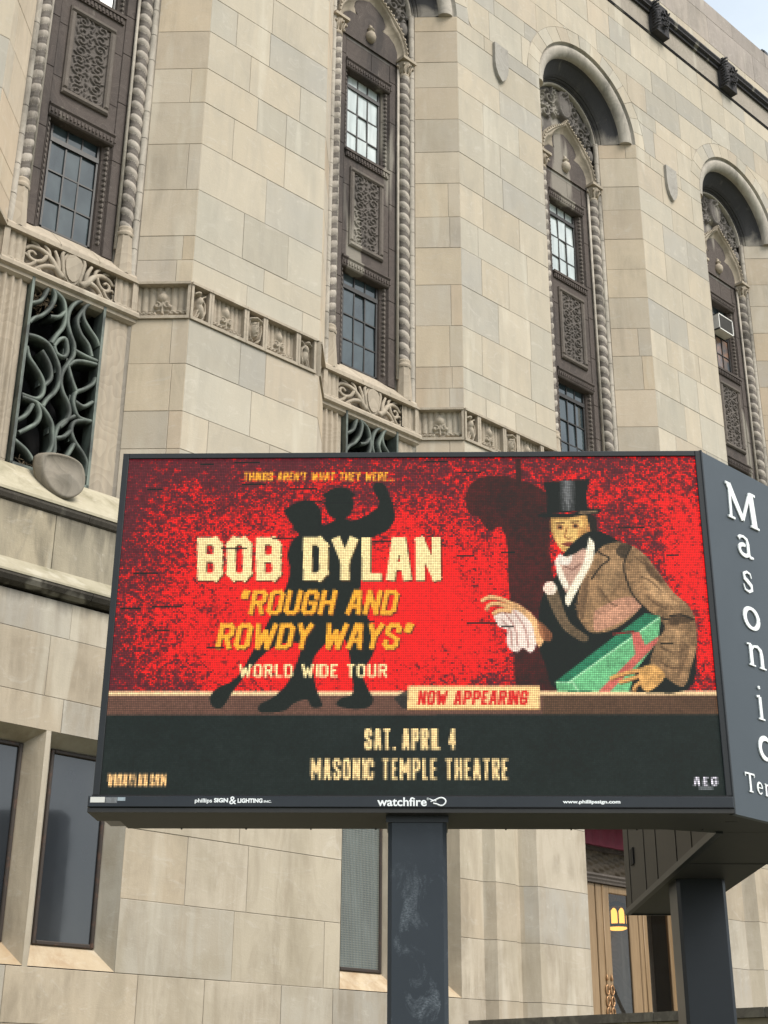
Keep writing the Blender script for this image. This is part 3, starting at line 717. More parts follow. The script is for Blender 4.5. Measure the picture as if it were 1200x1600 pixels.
    # fluted panels and jambs beside the grille
    for s in (-1, 1):
        X, Z = grid(0, .50, 9.5, 12.95, 50, 3); H = (.05 if s < 0 else .014) * np.sin(np.clip((X - .06) / .38, 0, 1) * math.pi * 3) ** 2 * ((X > .06) & (X < .44))
        x0, x1 = (c + .68, c + 1.18) if s > 0 else (c - 1.18, c - .68)
        made.append(relief('fluted_jamb_panel', M_CARVE, parent, x0, x1, 9.5, 12.95, 50, 3, .70, H))
    b = MB(); b.box(c - 1.2, c - .66, .72, 1., 9.3, 12.95); b.box(c + .66, c + 1.2, .72, 1., 9.3, 12.95); b.box(c - 1.2, c + 1.2, 1.3, 1.4, 9.3, 14.); b.box(c - .7, c + .7, .9, 1.4, 13.05, 13.3)
    made.append(b.build('grille_surround', M_CARVE, parent))
    b = MB(); b.box(c - .7, c + .7, 1.2, 1.25, 9.5, 13.2); b.box(c - .66, c - .65, .75, 1.2, 9.5, 13.2); b.box(c + .65, c + .66, .75, 1.2, 9.5, 13.2)
    made.append(b.build('dark_recess', M_DARK, parent))
    return made

GR = [[(-0.59, 12.05), (-0.42, 12.07), (-0.24, 12.02), (-0.11, 11.86), (-0.02, 11.68), (-0.0, 11.46), (-0.05, 11.28), (-0.16, 11.12), (-0.22, 10.98)],
[(-0.59, 11.85), (-0.53, 11.69), (-0.42, 11.58), (-0.3, 11.45), (-0.24, 11.32), (-0.25, 11.16), (-0.35, 11.06), (-0.58, 11.05)],
[(-0.35, 13.04), (-0.23, 12.9), (-0.27, 12.67), (-0.39, 12.48), (-0.52, 12.37), (-0.6, 12.26)],
[(-0.46, 13.07), (-0.23, 12.96), (-0.08, 12.86), (-0.02, 12.64), (-0.03, 12.42), (-0.13, 12.22), (-0.2, 12.06)],
[(0.48, 13.07), (0.37, 13.05), (0.16, 12.94), (0.05, 12.75), (0.03, 12.53), (0.1, 12.34), (0.18, 12.18), (0.19, 12.0), (0.12, 11.84), (0.04, 11.65), (0.03, 11.47), (0.09, 11.31), (0.18, 11.19), (0.23, 11.03), (0.18, 10.86), (0.09, 10.75)],
[(0.59, 13.06), (0.38, 13.0), (0.28, 12.85), (0.3, 12.69), (0.42, 12.55), (0.54, 12.44), (0.61, 12.33)],
[(0.17, 12.1), (0.37, 12.07), (0.61, 12.06)], [(0.6, 12.0), (0.38, 11.97), (0.22, 11.91), (0.12, 11.79)],
[(0.61, 11.77), (0.57, 11.65), (0.43, 11.51), (0.3, 11.41), (0.27, 11.25), (0.31, 11.11), (0.4, 11.01), (0.61, 11.02)],
[(0.61, 11.02), (0.43, 10.98), (0.31, 10.89), (0.29, 10.74), (0.37, 10.59), (0.51, 10.46), (0.6, 10.32), (0.62, 10.1)],
[(0.32, 11.01), (0.18, 10.89), (0.07, 10.74), (0.03, 10.55), (0.05, 10.33), (-.02, 10.1), (.06, 9.95)],
[(-0.57, 11.01), (-0.35, 11.01), (-0.19, 10.93), (-0.05, 10.77), (-0.01, 10.59), (0.0, 10.39), (-0.08, 10.22), (-0.28, 10.08)],
[(-0.32, 11.01), (-0.25, 10.85), (-0.28, 10.69), (-0.42, 10.55), (-0.55, 10.43)],
[(-0.15, 12.03), (-0.07, 12.18), (0.03, 12.22), (0.08, 12.04), (0.04, 11.92), (-0.09, 11.92), (-0.15, 12.03)],
[(.28, 12.85), (.19, 12.62), (.27, 12.42), (.42, 12.28), (.5, 12.1)], [(-.24, 11.32), (-.14, 11.48), (-.19, 11.70), (-.34, 11.88)], [(-.60, 10.62), (-.46, 10.76), (-.38, 10.96)],
[(.04, 10.55), (.18, 10.62), (.29, 10.76)], [(.30, 11.42), (.20, 11.60), (.12, 11.79)], [(-.27, 12.5), (-.12, 12.56), (-.02, 12.7)], [(.03, 10.2), (.22, 10.26), (.36, 10.56)], [(-.6, 12.6), (-.44, 12.72), (-.36, 12.95)], [(-.6, 10.3), (-.4, 10.2), (-.28, 10.08)], [(.3, 11.25), (.45, 11.22), (.6, 11.35)]]
def smooth_poly(pts, sub=5):
    o = []
    for i in range(len(pts) - 1):
        p0 = pts[max(i - 1, 0)]; p1 = pts[i]; p2 = pts[i + 1]; p3 = pts[min(i + 2, len(pts) - 1)]
        for k in range(sub):
            t = k / sub
            o.append(tuple(.5 * (2 * p1[d] + (p2[d] - p0[d]) * t + (2 * p0[d] - 5 * p1[d] + 4 * p2[d] - p3[d]) * t * t + (3 * p1[d] - p0[d] - 3 * p2[d] + p3[d]) * t ** 3) for d in range(len(p1))))
    return o + [tuple(pts[-1])]
def make_grille(c, parent):
    b = MB(); x0, x1 = c - .65, c + .65
    for (A, B_, C_, D_) in ((x0, x0 + .045, 9.78, 13.1), (x1 - .045, x1, 9.78, 13.1), (x0, x1, 9.78, 9.95), (x0, x1, 13.04, 13.12)): b.box(A, B_, .59, .86, C_, D_)
    g_ = b.build('bronze_grille', M_BRONZE, parent)
    for pts in GR:
        b = MB(); q = smooth_poly(pts); path = []
        for i, p in enumerate(q):
            a = Vector(q[max(i - 1, 0)]); d = Vector(q[min(i + 1, len(q) - 1)]); t = (d - a).normalized() if (d - a).length > 1e-6 else Vector((0, 1))
            nrm = Vector((-t[1], t[0]))
            path.append(lambda w_, y, p=p, nrm=nrm: (c + p[0] + nrm[0] * w_, y, p[1] + nrm[1] * w_))
        b.sweep([(-.026, .615), (0, .60), (.026, .615), (.036, .67), (.022, .72), (.02, .98), (-.02, .98), (-.022, .72), (-.036, .67)], path, closed=True, smooth=True)
        b.add([f(x, y) for f in (path[0], path[-1]) for x, y in ((-.026, .62), (.026, .62), (.02, .92), (-.02, .92))], [(0, 1, 2, 3), (4, 5, 6, 7)])
        # cusp where the tracery bulges
        if len(pts) > 6:
            m_ = q[len(q) // 2]; b.prism([(c + m_[0] - .05, m_[1] + .05), (c + m_[0] + .05, m_[1]), (c + m_[0] - .05, m_[1] - .06)], .68, .80)
        kid(g_, b.build('tracery_bar', M_BRONZE, g_))
    return g_

def make_window(c, z0, z1, parent, G=(M_GL,), skip=()):
    # steel sash: transom row on top, three rows below, three panes across
    x0, x1 = c - .455, c + .455; y = 1.0; fr = MB(); t = .035
    for (A, B_, C_, D_) in ((x0, x0 + t, z0, z1), (x1 - t, x1, z0, z1), (x0, x1, z0, z0 + t), (x0, x1, z1 - t, z1)): fr.box(A, B_, y, y + .08, C_, D_)
    zt = z1 - .56; fr.box(x0, x1, y - .012, y + .06, zt - .045, zt + .045)
    f = fr.build('window', M_FRAME, parent)
    rows = [(zt + .045, z1 - t)]; hh = (zt - .045 - z0 - t) / 3
    rows += [(z0 + t + hh * k, z0 + t + hh * (k + 1)) for k in (2, 1, 0)]
    wd = (x1 - x0 - 2 * t) / 3
    for ri, (a, b_) in enumerate(rows):
        if ri > 1: kid(f, MB().box(x0 + t, x1 - t, y + .012, y + .045, b_ - .013, b_ + .013).build('glazing_bar', M_FRAME, f))
        for k in range(3):
            if k and ri == 0: kid(f, MB().box(x0 + t + wd * k - .013, x0 + t + wd * k + .013, y + .01, y + .043, rows[0][0], rows[0][1]).build('glazing_bar', M_FRAME, f))
            if k and ri == 1: kid(f, MB().box(x0 + t + wd * k - .013, x0 + t + wd * k + .013, y + .01, y + .043, z0 + t, zt - .045).build('glazing_bar', M_FRAME, f))
            if (ri, k) in skip: continue
            tz = random.uniform(-.014, .014); tx = random.uniform(-.007, .007)
            pa, pb = x0 + t + wd * k + .004, x0 + t + wd * (k + 1) - .004
            kid(f, MB().add([(pa, y + .032 + tx, a), (pb, y + .032 - tx, a), (pb, y + .032 - tx + tz, b_), (pa, y + .032 + tx + tz, b_)], [(0, 1, 2, 3)]).build('pane', G[(ri * 3 + k) % len(G)], f))
    return f
base_parts = make_bay(CX[1], T)
grille = make_grille(CX[1], T)
for k in (0, 2, 3, 4, 5):
    for o in base_parts: dup_tree(o, T, (k - 1) * P)
    dup_tree(grille, T, (k - 1) * P)
for k, c in enumerate(CX):
    make_window(c, 14.24, 16.52, T)
    up = {2: (M_GLB,), 3: (M_GLB, M_GLB, M_GLB, M_GLB), 4: (M_GL,)}.get(k, (M_GL,))
    skip = [(2, 0), (2, 1), (2, 2), (1, 0), (1, 1), (1, 2), (3, 0), (3, 1), (3, 2)] if k == 4 else ()
    make_window(c, 19.06, 21.34, T, up, skip)
b = MB().box(-2, 39, 1.10, 1.16, 13.9, 22.5).build('dark_room_wall', M_DARK, T)
# patched lower sash of the fourth bay with an air conditioner
c4 = CX[4]
MB().box(c4 - .42, c4 + .42, 1.03, 1.05, 19.1, 20.15).build('patched_board', M_GLBRK, T)
ac = empty('air_conditioner', (c4, .9, 20.2)); tag(ac, 'white cased air conditioner jutting from the rightmost tall window', 'air conditioner')
b = MB(); x0, x1, z0, z1, y0, y1 = c4 - .33, c4 + .33, 20.19, 20.66, .74, 1.05; t = .028
for (A, B_, C_, D_) in ((x0, x1, z0, z0 + t), (x0, x1, z1 - t, z1), (x0, x0 + t, z0, z1), (x1 - t, x1, z0, z1)): b.box(A, B_, y0, y1, C_, D_)
b.build('casing', M_WHITEM, ac)
b = MB(); b.box(x0 + t, x1 - t, y0 + .03, y0 + .05, z0 + t, z1 - t)
for k in range(12): b.box(x0 + t, x1 - t, y0 + .012, y0 + .03, z0 + t + .01 + k * .038, z0 + t + .026 + k * .038)
b.build('louvre_panel', simple('grey_louvre', (.09, .085, .08), .6), ac)

# ------------------------------------------------------------------ carved frieze on piers and splays
def H_flute(n=56, m_=44, w_=.66, h_=.56):
    X, Z = grid(-w_ / 2, w_ / 2, 0, h_, n, m_); H = .028 * np.abs(np.sin((X / w_) * math.pi * 7)) ** .6 * (Z > .12)
    h_ell(H, X, Z, 0, .36, .075, .10, .075); h_ell(H, X, Z, 0, .45, .05, .06, .05)
    for s in (-1, 1):
        h_tube(H, X, Z, spiral(s * .07, .22, .055, 1.5, 1, s), .022, .06)
        for k in range(3): h_tube(H, X, Z, spiral(s * (.13 + .075 * k), .075, .04, 3.0, .9, s), .02, .065)
    h_tube(H, X, Z, [(0, .08), (0, .3)], .02, .055)
    return n, m_, H
def H_beast(flip=1, n=34, m_=48, w_=.36, h_=.6):
    X, Z = grid(-w_ / 2, w_ / 2, 0, h_, n, m_); X = X * flip; H = np.zeros_like(X)
    h_ell(H, X, Z, .02, .22, .09, .17, .10, .3); h_ell(H, X, Z, .0, .36, .07, .12, .11, -.3); h_ell(H, X, Z, -.04, .50, .07, .05, .11)
    h_tube(H, X, Z, [(-.08, .50), (-.13, .47)], .025, .09); h_tube(H, X, Z, [(.04, .42), (.11, .34), (.13, .2), (.09, .1)], .03, .08)
    for dx in (-.08, -.03, .09): h_tube(H, X, Z, [(dx + .03, .18), (dx, .08), (dx - .03, .03)], .024, .075)
    h_tube(H, X, Z, [(.08, .05), (.14, .12), (.12, .24), (.15, .3)], .016, .05); h_tube(H, X, Z, [(-.02, .36), (.06, .46), (.12, .50)], .022, .08)
    return n, m_, H
def H_head(n=34, m_=48, w_=.36, h_=.6):
    X, Z = grid(-w_ / 2, w_ / 2, 0, h_, n, m_); H = np.zeros_like(X)
    h_ell(H, X, Z, 0, .34, .15, .24, .07, 0, .3); h_ell(H, X, Z, 0, .30, .105, .185, .13, 0, .5); h_tube(H, X, Z, [(-.12, .46), (0, .50), (.12, .46)], .035, .13)
    h_tube(H, X, Z, [(0, .40), (0, .29)], [.014, .026], .155); h_ell(H, X, Z, 0, .22, .045, .014, .145); h_ell(H, X, Z, 0, .15, .04, .03, .13)
    for s in (-1, 1):
        h_ell(H, X, Z, s * .045, .34, .026, .012, .135); h_tube(H, X, Z, [(s * .13, .48), (s * .155, .3), (s * .12, .12), (s * .05, .05)], .024, .09)
        h_ell(H, X, Z, s * .1, .08, .05, .03, .08)
    for s in (-1, 1):
        e = ((X - s * .045) / .03) ** 2 + ((Z - .365) / .018) ** 2 < 1; H[e] -= .02
    return n, m_, H
def frieze_run(fn, layout, parent, zb=13.05):
    # one stone per panel: moulded frame and a relief inside it
    a = 0
    objs = []
    for kind, w_ in layout:
        b = MB(); t = .045; x0, x1, z0, z1 = a + .003, a + w_ - .003, zb + .003, 13.74 - .003
        def bx_(A, B_, y0, y1, C_, D_): b.add([fn(x, y, z) for z in (C_, D_) for y in (y0, y1) for x in (A, B_)], [(0, 2, 3, 1), (4, 5, 7, 6), (0, 1, 5, 4), (2, 6, 7, 3), (0, 4, 6, 2), (1, 3, 7, 5)])
        bx_(x0, x1, -.035, .12, z0, z0 + .055); bx_(x0, x1, -.045, .12, z1 - .045, z1); bx_(x0, x0 + t, -.025, .12, z0 + .055, z1 - .045); bx_(x1 - t, x1, -.025, .12, z0 + .055, z1 - .045)
        if kind: bx_(x0 + t, x1 - t, .112, .15, z0, z1)
        else: bx_(x0 + t, x1 - t, -.02, .13, z0, z1)
        o = b.build('frieze_panel', M_CARVE, parent)
        if kind:
            n, m_, H = {'f': H_flute, 'b': H_beast, 'g': lambda: H_beast(-1), 'h': H_head}[kind]()
            us = np.linspace(x0 + t, x1 - t, n + 1); zs = np.linspace(z0 + .055, z1 - .045, m_ + 1)
            vs = [fn(us[i], .105 - float(H[j, i]) * 1.35, zs[j]) for j in range(m_ + 1) for i in range(n + 1)]
            fs = [(j * (n + 1) + i, j * (n + 1) + i + 1, (j + 1) * (n + 1) + i + 1, (j + 1) * (n + 1) + i) for j in range(m_) for i in range(n)]
            kid(o, MB().add(vs, fs, True).build({'f': 'fluted_relief', 'b': 'beast_relief', 'g': 'beast_relief', 'h': 'head_relief'}[kind], M_CARVE, o, fix=False))
        objs.append(o); a += w_
    return objs
fo = []
a0 = CX[1] + HW
fo += frieze_run(lambda a, d, z: (a0 + a, d, z), [('b', .40), ('f', .72), ('h', .40), ('f', .72), ('g', .40)], T)
L45 = DEP * math.sqrt(2)
for s, c in ((1, CX[1]), (-1, CX[2])):
    def fn(a, d, z, s=s, c=c):
        q = a / math.sqrt(2); e = d / math.sqrt(2); return (c + s * (HW - q + e), q + e, z)
    fo += frieze_run(fn, [('f', L45)], T)
for k in (1, 2, -1):
    for o in fo: dup_tree(o, T, k * P)

# ------------------------------------------------------------------ lower windows
def lower_window(c, side, parent, G, fm, lace=False):
    # side -1: left of the mullion, +1: right of it
    m0 = c - .075
    f0, f1 = (m0 - 1.27, m0 - .035) if side < 0 else (m0 + .035, m0 + 1.27)
    g0, g1 = f0 + .17, f1 - .17; zt, zb, gt, gb = 5.95, 3.06, 5.80, 3.34; yf, yg = YL, -.02
    b = MB(); b.add([(f0, yf, zb), (f1, yf, zb), (f1, yf, zt), (f0, yf, zt), (g0, yg, gb), (g1, yg, gb), (g1, yg, gt), (g0, yg, gt)], [(1, 2, 6, 5), (3, 0, 4, 7), (2, 3, 7, 6)])
    sp = b.build('splayed_reveal', M_LOW, parent, fix=False)
    b = MB(); b.add([(f0, yf, zb), (f1, yf, zb), (g1, yg, gb), (g0, yg, gb)], [(0, 1, 2, 3)]); kid(sp, b.build('sloping_sill', M_SILLW, sp, fix=False))
    t = .055; y0, y1 = yg - .035, yg + .05; fr = MB()
    for (A, B_, C_, D_) in ((g0, g0 + t, gb, gt), (g1 - t, g1, gb, gt), (g0 + t, g1 - t, gb, gb + t), (g0 + t, g1 - t, gt - t, gt)): fr.bbox(A, B_, y0, y1, C_, D_, .012)
    f = fr.build('window', fm, parent)
    kid(f, MB().add([(g0 + t, yg, gb + t), (g1 - t, yg, gb + t), (g1 - t, yg + .004, gt - t), (g0 + t, yg + .004, gt - t)], [(0, 1, 2, 3)]).build('pane', G, f))
    if lace:
        b = MB(); n = 26
        for i in range(n):
            x = g0 + t + (g1 - g0 - 2 * t) * (i + .5) / n; b.box(x - .0025, x + .0025, yg - .018, yg - .013, gb + t, gt - t)
        z = gb + t
        while z < gt - t: b.box(g0 + t, g1 - t, yg - .013, yg - .009, z - .0025, z + .0025); z += .034
        kid(f, b.build('wire_mesh', simple('grey_mesh_wire', (.25, .25, .22), .6), f))
for k, c in enumerate(CX):
    if k in (3,): continue
    for side in (-1, 1):
        if k == 2 and side > 0 : lower_window(c, side, T, M_GLL, M_RUST, True)
        else: lower_window(c, side, T, M_GLL if k == 2 else M_GLD, M_RUST, k == 2)
    m0 = c - .075
    MB().prism([(m0 - .035, YL), (m0 + .035, YL), (m0 + .20, -.02), (m0 + .20, .1), (m0 - .2, .1), (m0 - .20, -.02)], 3.0, 5.97, fn=lambda p, d, q: (p, q, d)).build('window_mullion', M_LOW, T)
for k, c in enumerate(CX):
    if k != 3: MB().box(c - 1.4, c + 1.25, .06, .1, 3, 6).build('dark_room_wall', M_DARK, T)

# ------------------------------------------------------------------ entrance
PL = [(16.86, -.3), (17.01, -.45), (17.49, -.45), (17.55, -.40), (17.66, -.38), (17.71, -.43), (17.88, -.60), (19.05, -.60), (19.22, -.57), (19.34, -.46), (19.40, -.30), (19.42, .62)]
PR = [(23.62, .62), (23.62, -.3), (24.44, -.3), (24.64, -.5), (25.3, -.5), (25.45, -.4), (25.6, -.5), (26.4, -.5), (26.7, -.3)]
for z0, z1 in zip(ZL, ZL[1:]):
    for prof, nm in ((PL, 'entrance_pier_stone'), (PR, 'entrance_pier_stone')):
        n = len(prof); cut = [0, 5, n - 1] if prof is PL else [0, 2, 3, n - 1]
        for a, b_ in zip(cut, cut[1:]):
            pts = prof[a:b_ + 1]
            if a and prof is PL: pts = pts
            back = [(pts[-1][0], .8), (pts[0][0], .8)] if not (prof is PL and b_ == n - 1) else [(pts[-1][0], .8), (pts[0][0], .8)]
            poly = pts + back
            if pts[0][1] >= .6: poly = pts + [(pts[-1][0], .8), (pts[0][0], .8)]
            MB().prism(poly, z0 + J, z1 - J, fn=lambda p, d, q: (p, q, d)).build(nm, M_LOW, T)
MB().box(16.9, 26.6, .45, .9, 0, 7.7).build('mortar_core', M_MORTAR, T) if False else None
# wall above the doors
for z0, z1 in ((6.45, 7.72),): MB().box(19.4, 23.64, -.3, .9, z0, z1).build('entrance_lintel', M_LOW, T)
b = MB(); b.box(19.42, 23.62, .45, .75, 5.95, 6.45)
X, Z = grid(19.42, 23.62, 5.52, 5.98, 150, 24)
H = .02 + .03 * (np.sin(X * 19) * np.sin(Z * 34 + X * 9) > .1)
o = b.build('door_head', M_BROWN, T)
kid(o, relief('pierced_band', simple('dark_bronze_band', (.075, .055, .035), .6, .2), o, 19.42, 23.62, 5.52, 5.98, 150, 24, .6, H))
b = MB(); b.sweep([(.75, 5.54), (.50, 5.53), (.48, 5.49), (.52, 5.46), (.52, 5.43), (.55, 5.40), (.56, 5.37), (.75, 5.37)], [(lambda p, q: (19.42, p, q)), (lambda p, q: (23.62, p, q))], closed=True, smooth=False)
kid(o, b.build('head_moulding', M_PFR, o))
dw = MB()
for k in range(4):
    x0 = 20.93 + .0; 
doors = [(20.93, 22.20), (22.20, 23.47), (19.66, 20.92)]
for (x0, x1) in doors:
    b = MB(); yd = .62; hinge = x0; t = (.40, .28) if x0 == 20.93 else ((.28, .3) if x0 > 21 else (.1, .3))
    z0, z1 = 2.3, 5.36
    b.bbox(x0 + .01, x0 + t[0], yd, yd + .07, z0, z1, .012); b.bbox(x1 - t[1] - .0, x1 - .01, yd, yd + .07, z0, z1, .012)
    b.bbox(x0 + t[0], x1 - t[1], yd, yd + .07, z1 - .14, z1, .012); b.bbox(x0 + t[0], x1 - t[1], yd, yd + .07, z0, z0 + .5, .012)
    b.tube([(x0 + t[0] * .5, yd - .005, z0), (x0 + t[0] * .5, yd - .005, z1)], .018, 6)
    d = b.build('door', M_OAK, T)
    kid(d, MB().add([(x0 + t[0], yd + .03, z0 + .5), (x1 - t[1], yd + .03, z0 + .5), (x1 - t[1], yd + .03, z1 - .14), (x0 + t[0], yd + .03, z1 - .14)], [(0, 1, 2, 3)]).build('pane', M_DGL, d))
    b = MB()
    if x0 == 20.93:
        for hx in (21.12, 21.26):
            for zc in (3.47, 3.27, 3.08): b.tube([(hx + .045 * math.cos(a), yd - .02, zc + .085 * math.sin(a)) for a in [math.pi * 2 * q / 10 for q in range(11)]], .014, 6)
            b.lathe((hx, yd - .02, 3.66), [(0, -.04), (.03, 0), (.015, .05), (0, .1)], 8)
        kid(d, b.build('handle', simple('worn_brass_handle', (.42, .24, .12), .4, .6), d))
MB().box(19.42, 23.62, .72, .76, 2.0, 2.3).build('door_sill', M_COPE, T)
b = MB()
for a in ((19.3, 23.8, 3.4, 3.5, 2, 6), (19.3, 19.35, .8, 3.5, 2, 6), (23.8, 23.85, .8, 3.5, 2, 6), (19.3, 23.85, .8, 3.5, 6, 6.05), (19.3, 23.85, .8, 3.5, 2.2, 2.25)): b.box(*a)
b.build('lobby_walls', M_DARK, T)
MB().box(16.8, 27, -7, .8, 0, 2.28).build('entrance_terrace', M_PAVE, T) if False else None
tr = MB().box(17.0, 27, -5.5, .7, 0, 2.28).build('entrance_terrace', M_PAVE); tag(tr, kind='structure')
# lantern
ln = empty('hanging_lantern', (22.0, 1.1, 4.5)); tag(ln, 'lit amber lantern with arched panes glowing behind the oak entrance door', 'lantern')
x, y, z = 22.03, 1.0, 4.68
b = MB(); R_ = .20
b.lathe((x, y, z), [(.06, .48), (.16, .44), (R_ + .02, .40), (R_ + .02, .36), (R_, .35)], 12, False)
for k in range(8):
    a = 2 * math.pi * k / 8; b.tube([(x + R_ * math.cos(a), y + R_ * math.sin(a), z + .02), (x + R_ * math.cos(a), y + R_ * math.sin(a), z + .36)], .016, 5)
b.lathe((x, y, z), [(R_ + .015, .05), (R_ + .015, .0), (R_, .0)], 16, False)
b.tube([(x, y, z + .45), (x, y, 5.95)], .012, 5); b.build('iron_frame', M_FRAME, ln)
for k in range(8):
    a0_ = 2 * math.pi * (k + .12) / 8; a1_ = 2 * math.pi * (k + .88) / 8; b = MB(); r_ = R_ * .97
    pts = [(0, .05), (1, .05)] + [(.5 + .5 * math.cos(t), .24 + .10 * math.sin(t)) for t in [math.pi * q / 8 for q in range(9)]]
    b.add([(x + r_ * math.cos(a0_ + (a1_ - a0_) * p), y + r_ * math.sin(a0_ + (a1_ - a0_) * p), z + q) for p, q in pts], [tuple(range(len(pts)))]); b.build('pane', M_AMBER, ln)
MB().lathe((x, y, z - .03), [(.0, -.03), (.12, -.025), (.19, .0), (.2, .02), (0, .02)], 16).build('bowl', M_AMBER, ln)
bn = MB(); bn.add([(20.05 + .06 * i, .25 + .012 * math.sin(i * 1.1), z_) for z_ in (5.98, 6.42) for i in range(30)], [(i, i + 1, i + 31, i + 30) for i in range(29)]); 
bn.box(20.05, 21.8, .3, .34, 5.985, 6.42)
o = bn.build('entrance_banner', M_RED); tag(o, 'burgundy cloth banner hanging over the entrance doors', 'banner')

# stair cheek wall in front of the entrance
sw = empty('stair_wall', (16.6, -4, 0)); tag(sw, 'low stone stair wall with dark mossy coping at the entrance', 'wall')
yy_ = -.45
for k in range(5):
    MB().bbox(16.3, 17.0, yy_ - 1.75 + J, yy_ - J, 2.60, 2.72, .012).build('coping_stone', M_COPE, sw)
    MB().bbox(16.38, 16.92, yy_ - 1.75 + J, yy_ - J, 1.7, 2.595, .01).build('wall_stone', M_LEDGE, sw); yy_ -= 1.75
MB().box(16.42, 16.9, -9.2, -.45, 0, 1.7).build('wall_footing', M_LEDGE, sw)

# stone shield leaning on the sill under the leftmost tall window, with dry nests in the grille
shp = [(-.33, .26), (-.27, .33), (-.12, .37), (.05, .37), (.20, .33), (.31, .24), (.345, .06), (.325, -.14), (.25, -.30), (.12, -.42), (0, -.46), (-.13, -.42), (-.25, -.30), (-.325, -.12), (-.35, .08)]
pts = smooth_poly(shp + [shp[0]], 3)[:-1]; n = len(pts)
lv = [(.96, .10), (1.0, .05), (1.0, -.03), (.97, -.07), (.90, -.085), (.86, -.07), (.5, -.085), (.12, -.09)]
vs = []
for s_, d_ in lv: vs += [(8.67 + p[0] * s_ * .86 - d_ * .2, .10 + d_ * 1.3 + p[1] * .30 - p[0] * s_ * .28, 9.74 + p[1] * s_ * .95 + d_ * .3) for p in pts]
fs = [(i * n + k, i * n + (k + 1) % n, (i + 1) * n + (k + 1) % n, (i + 1) * n + k) for i in range(len(lv) - 1) for k in range(n)] + [tuple(range((len(lv) - 1) * n, len(lv) * n)), tuple(range(n))]
o = MB().add(vs, fs, True).build('stone_shield', stone_mat('weathered_shield_stone', [(0, (.21, .185, .15)), (.5, (.27, .245, .19)), (1, (.22, .20, .15))], .6, rand=False, bmp=.012))
tag(o, 'rounded blank stone shield propped on the sill below the bronze grille', 'stone shield')
r = random.Random(2)
for (cx_, cz_, w_, h_, lab) in ((8.55, 10.0, .28, .12, 'heap of dry twigs at the foot of the bronze grille'), (8.38, 12.78, .17, .22, 'clump of dry twigs in the top corner of the bronze grille')):
    b = MB()
    for k in range(150):
        x_, z_ = cx_ + r.gauss(0, w_ * .55), cz_ + r.gauss(0, h_ * .5); a = r.uniform(0, 3.14); l = r.uniform(.04, .1); y_ = r.uniform(.66, .85)
        b.tube([(x_, y_, z_), (x_ + l * math.cos(a), y_ + r.uniform(-.03, .03), z_ + l * .6 * math.sin(a))], .006, 4, smooth=False)
    tag(b.build('twig_nest', M_NEST), lab, 'nest', kind='stuff')
# small floodlight on the roof edge
fl = empty('roof_floodlight', (30.6, .3, 30.6)); tag(fl, 'small black floodlight at the right end of the roof edge', 'floodlight')
b = MB(); b.box(30.45, 30.75, .1, .3, 30.68, 30.88); b.box(30.5, 30.7, .07, .1, 30.71, 30.85); b.build('housing', M_BLACKP, fl)
b = MB(); b.tube([(30.6, .3, 30.55), (30.6, .25, 30.7)], .03, 6); b.build('bracket', M_BLACKP, fl)

# ------------------------------------------------------------------ the LED sign
RIGHT = Vector((.73249006, -.68077773, 0)); FWD = Vector((.68077773, .73249006, 0))
PH = -.028
O = Vector((0, -16, 0)) + RIGHT * -2.12 + FWD * 10.06
SG = empty('marquee_sign', O, math.atan2(-.68077773, .73249006) + PH)
tag(SG, 'dark two post street marquee with a red LED screen and slate corner panel', 'sign')
ZB, ZT, SW_ = 3.51, 6.415, 4.66
SX0, SX1, SZ0, SZ1 = .046, 4.618, 3.64, 6.368
def LB(name, M, *boxes, par=SG, bev=0):
    b = MB()
    for q in boxes: (b.bbox(*q, bev) if bev else b.box(*q))
    return b.build(name, M, par, local=True)
LB('cabinet', M_NAVY, (0.0, SW_, .035, .66, 3.53, ZT - .004))
fr_ = LB('screen_frame', M_BLACKP, (-.004, SX0 - .001, 0, .05, ZB + .12, ZT), (SX1 + .001, SW_ + .002, 0, .05, ZB + .12, ZT), (SX0 - .001, SX1 + .001, 0, .05, SZ1 + .001, ZT), bev=.004)
LB('fascia', M_NAVY, (-.03, SW_ + .004, -.022, .04, 3.545, SZ0 - .012), bev=.006)
LB('fascia_seam', M_DARK, (-.01, SW_, .0, .05, SZ0 - .012, SZ0), (-.01, SW_, .0, .05, ZB + .012, 3.545))
un = LB('underside_panel', M_UNDER, (-.03, SW_ + .004, -.012, .335, ZB, ZB + .03), (.14, SW_ + .1, .341, .655, ZB + .002, ZB + .03))
for k in range(18): kid(un, LB('rivet', M_BLACKP, (.3 + k * .25, .312 + k * .25, .64, .652, ZB - .006, ZB + .004), par=un)) if k % 2 else None
def post(name, x0, x1, y0, y1, M):
    b = MB(); c_ = .03
    P_ = [(x0 + c_, y0), (x1 - c_, y0), (x1, y0 + c_), (x1, y1), (x0, y1), (x0, y0 + c_)]
    b.prism(P_, 0, ZB + .02, fn=lambda p, d, q: (p, q, d)); return b.build(name, M, SG, local=True)
post('post', 2.163, 2.592, .10, .52, M_POLE)
post('post', 4.79, 5.245, 3.19, 3.62, M_POLE2)
LB('post_collar', M_BLACKP, (2.15, 2.605, .088, .53, ZB - .05, ZB))
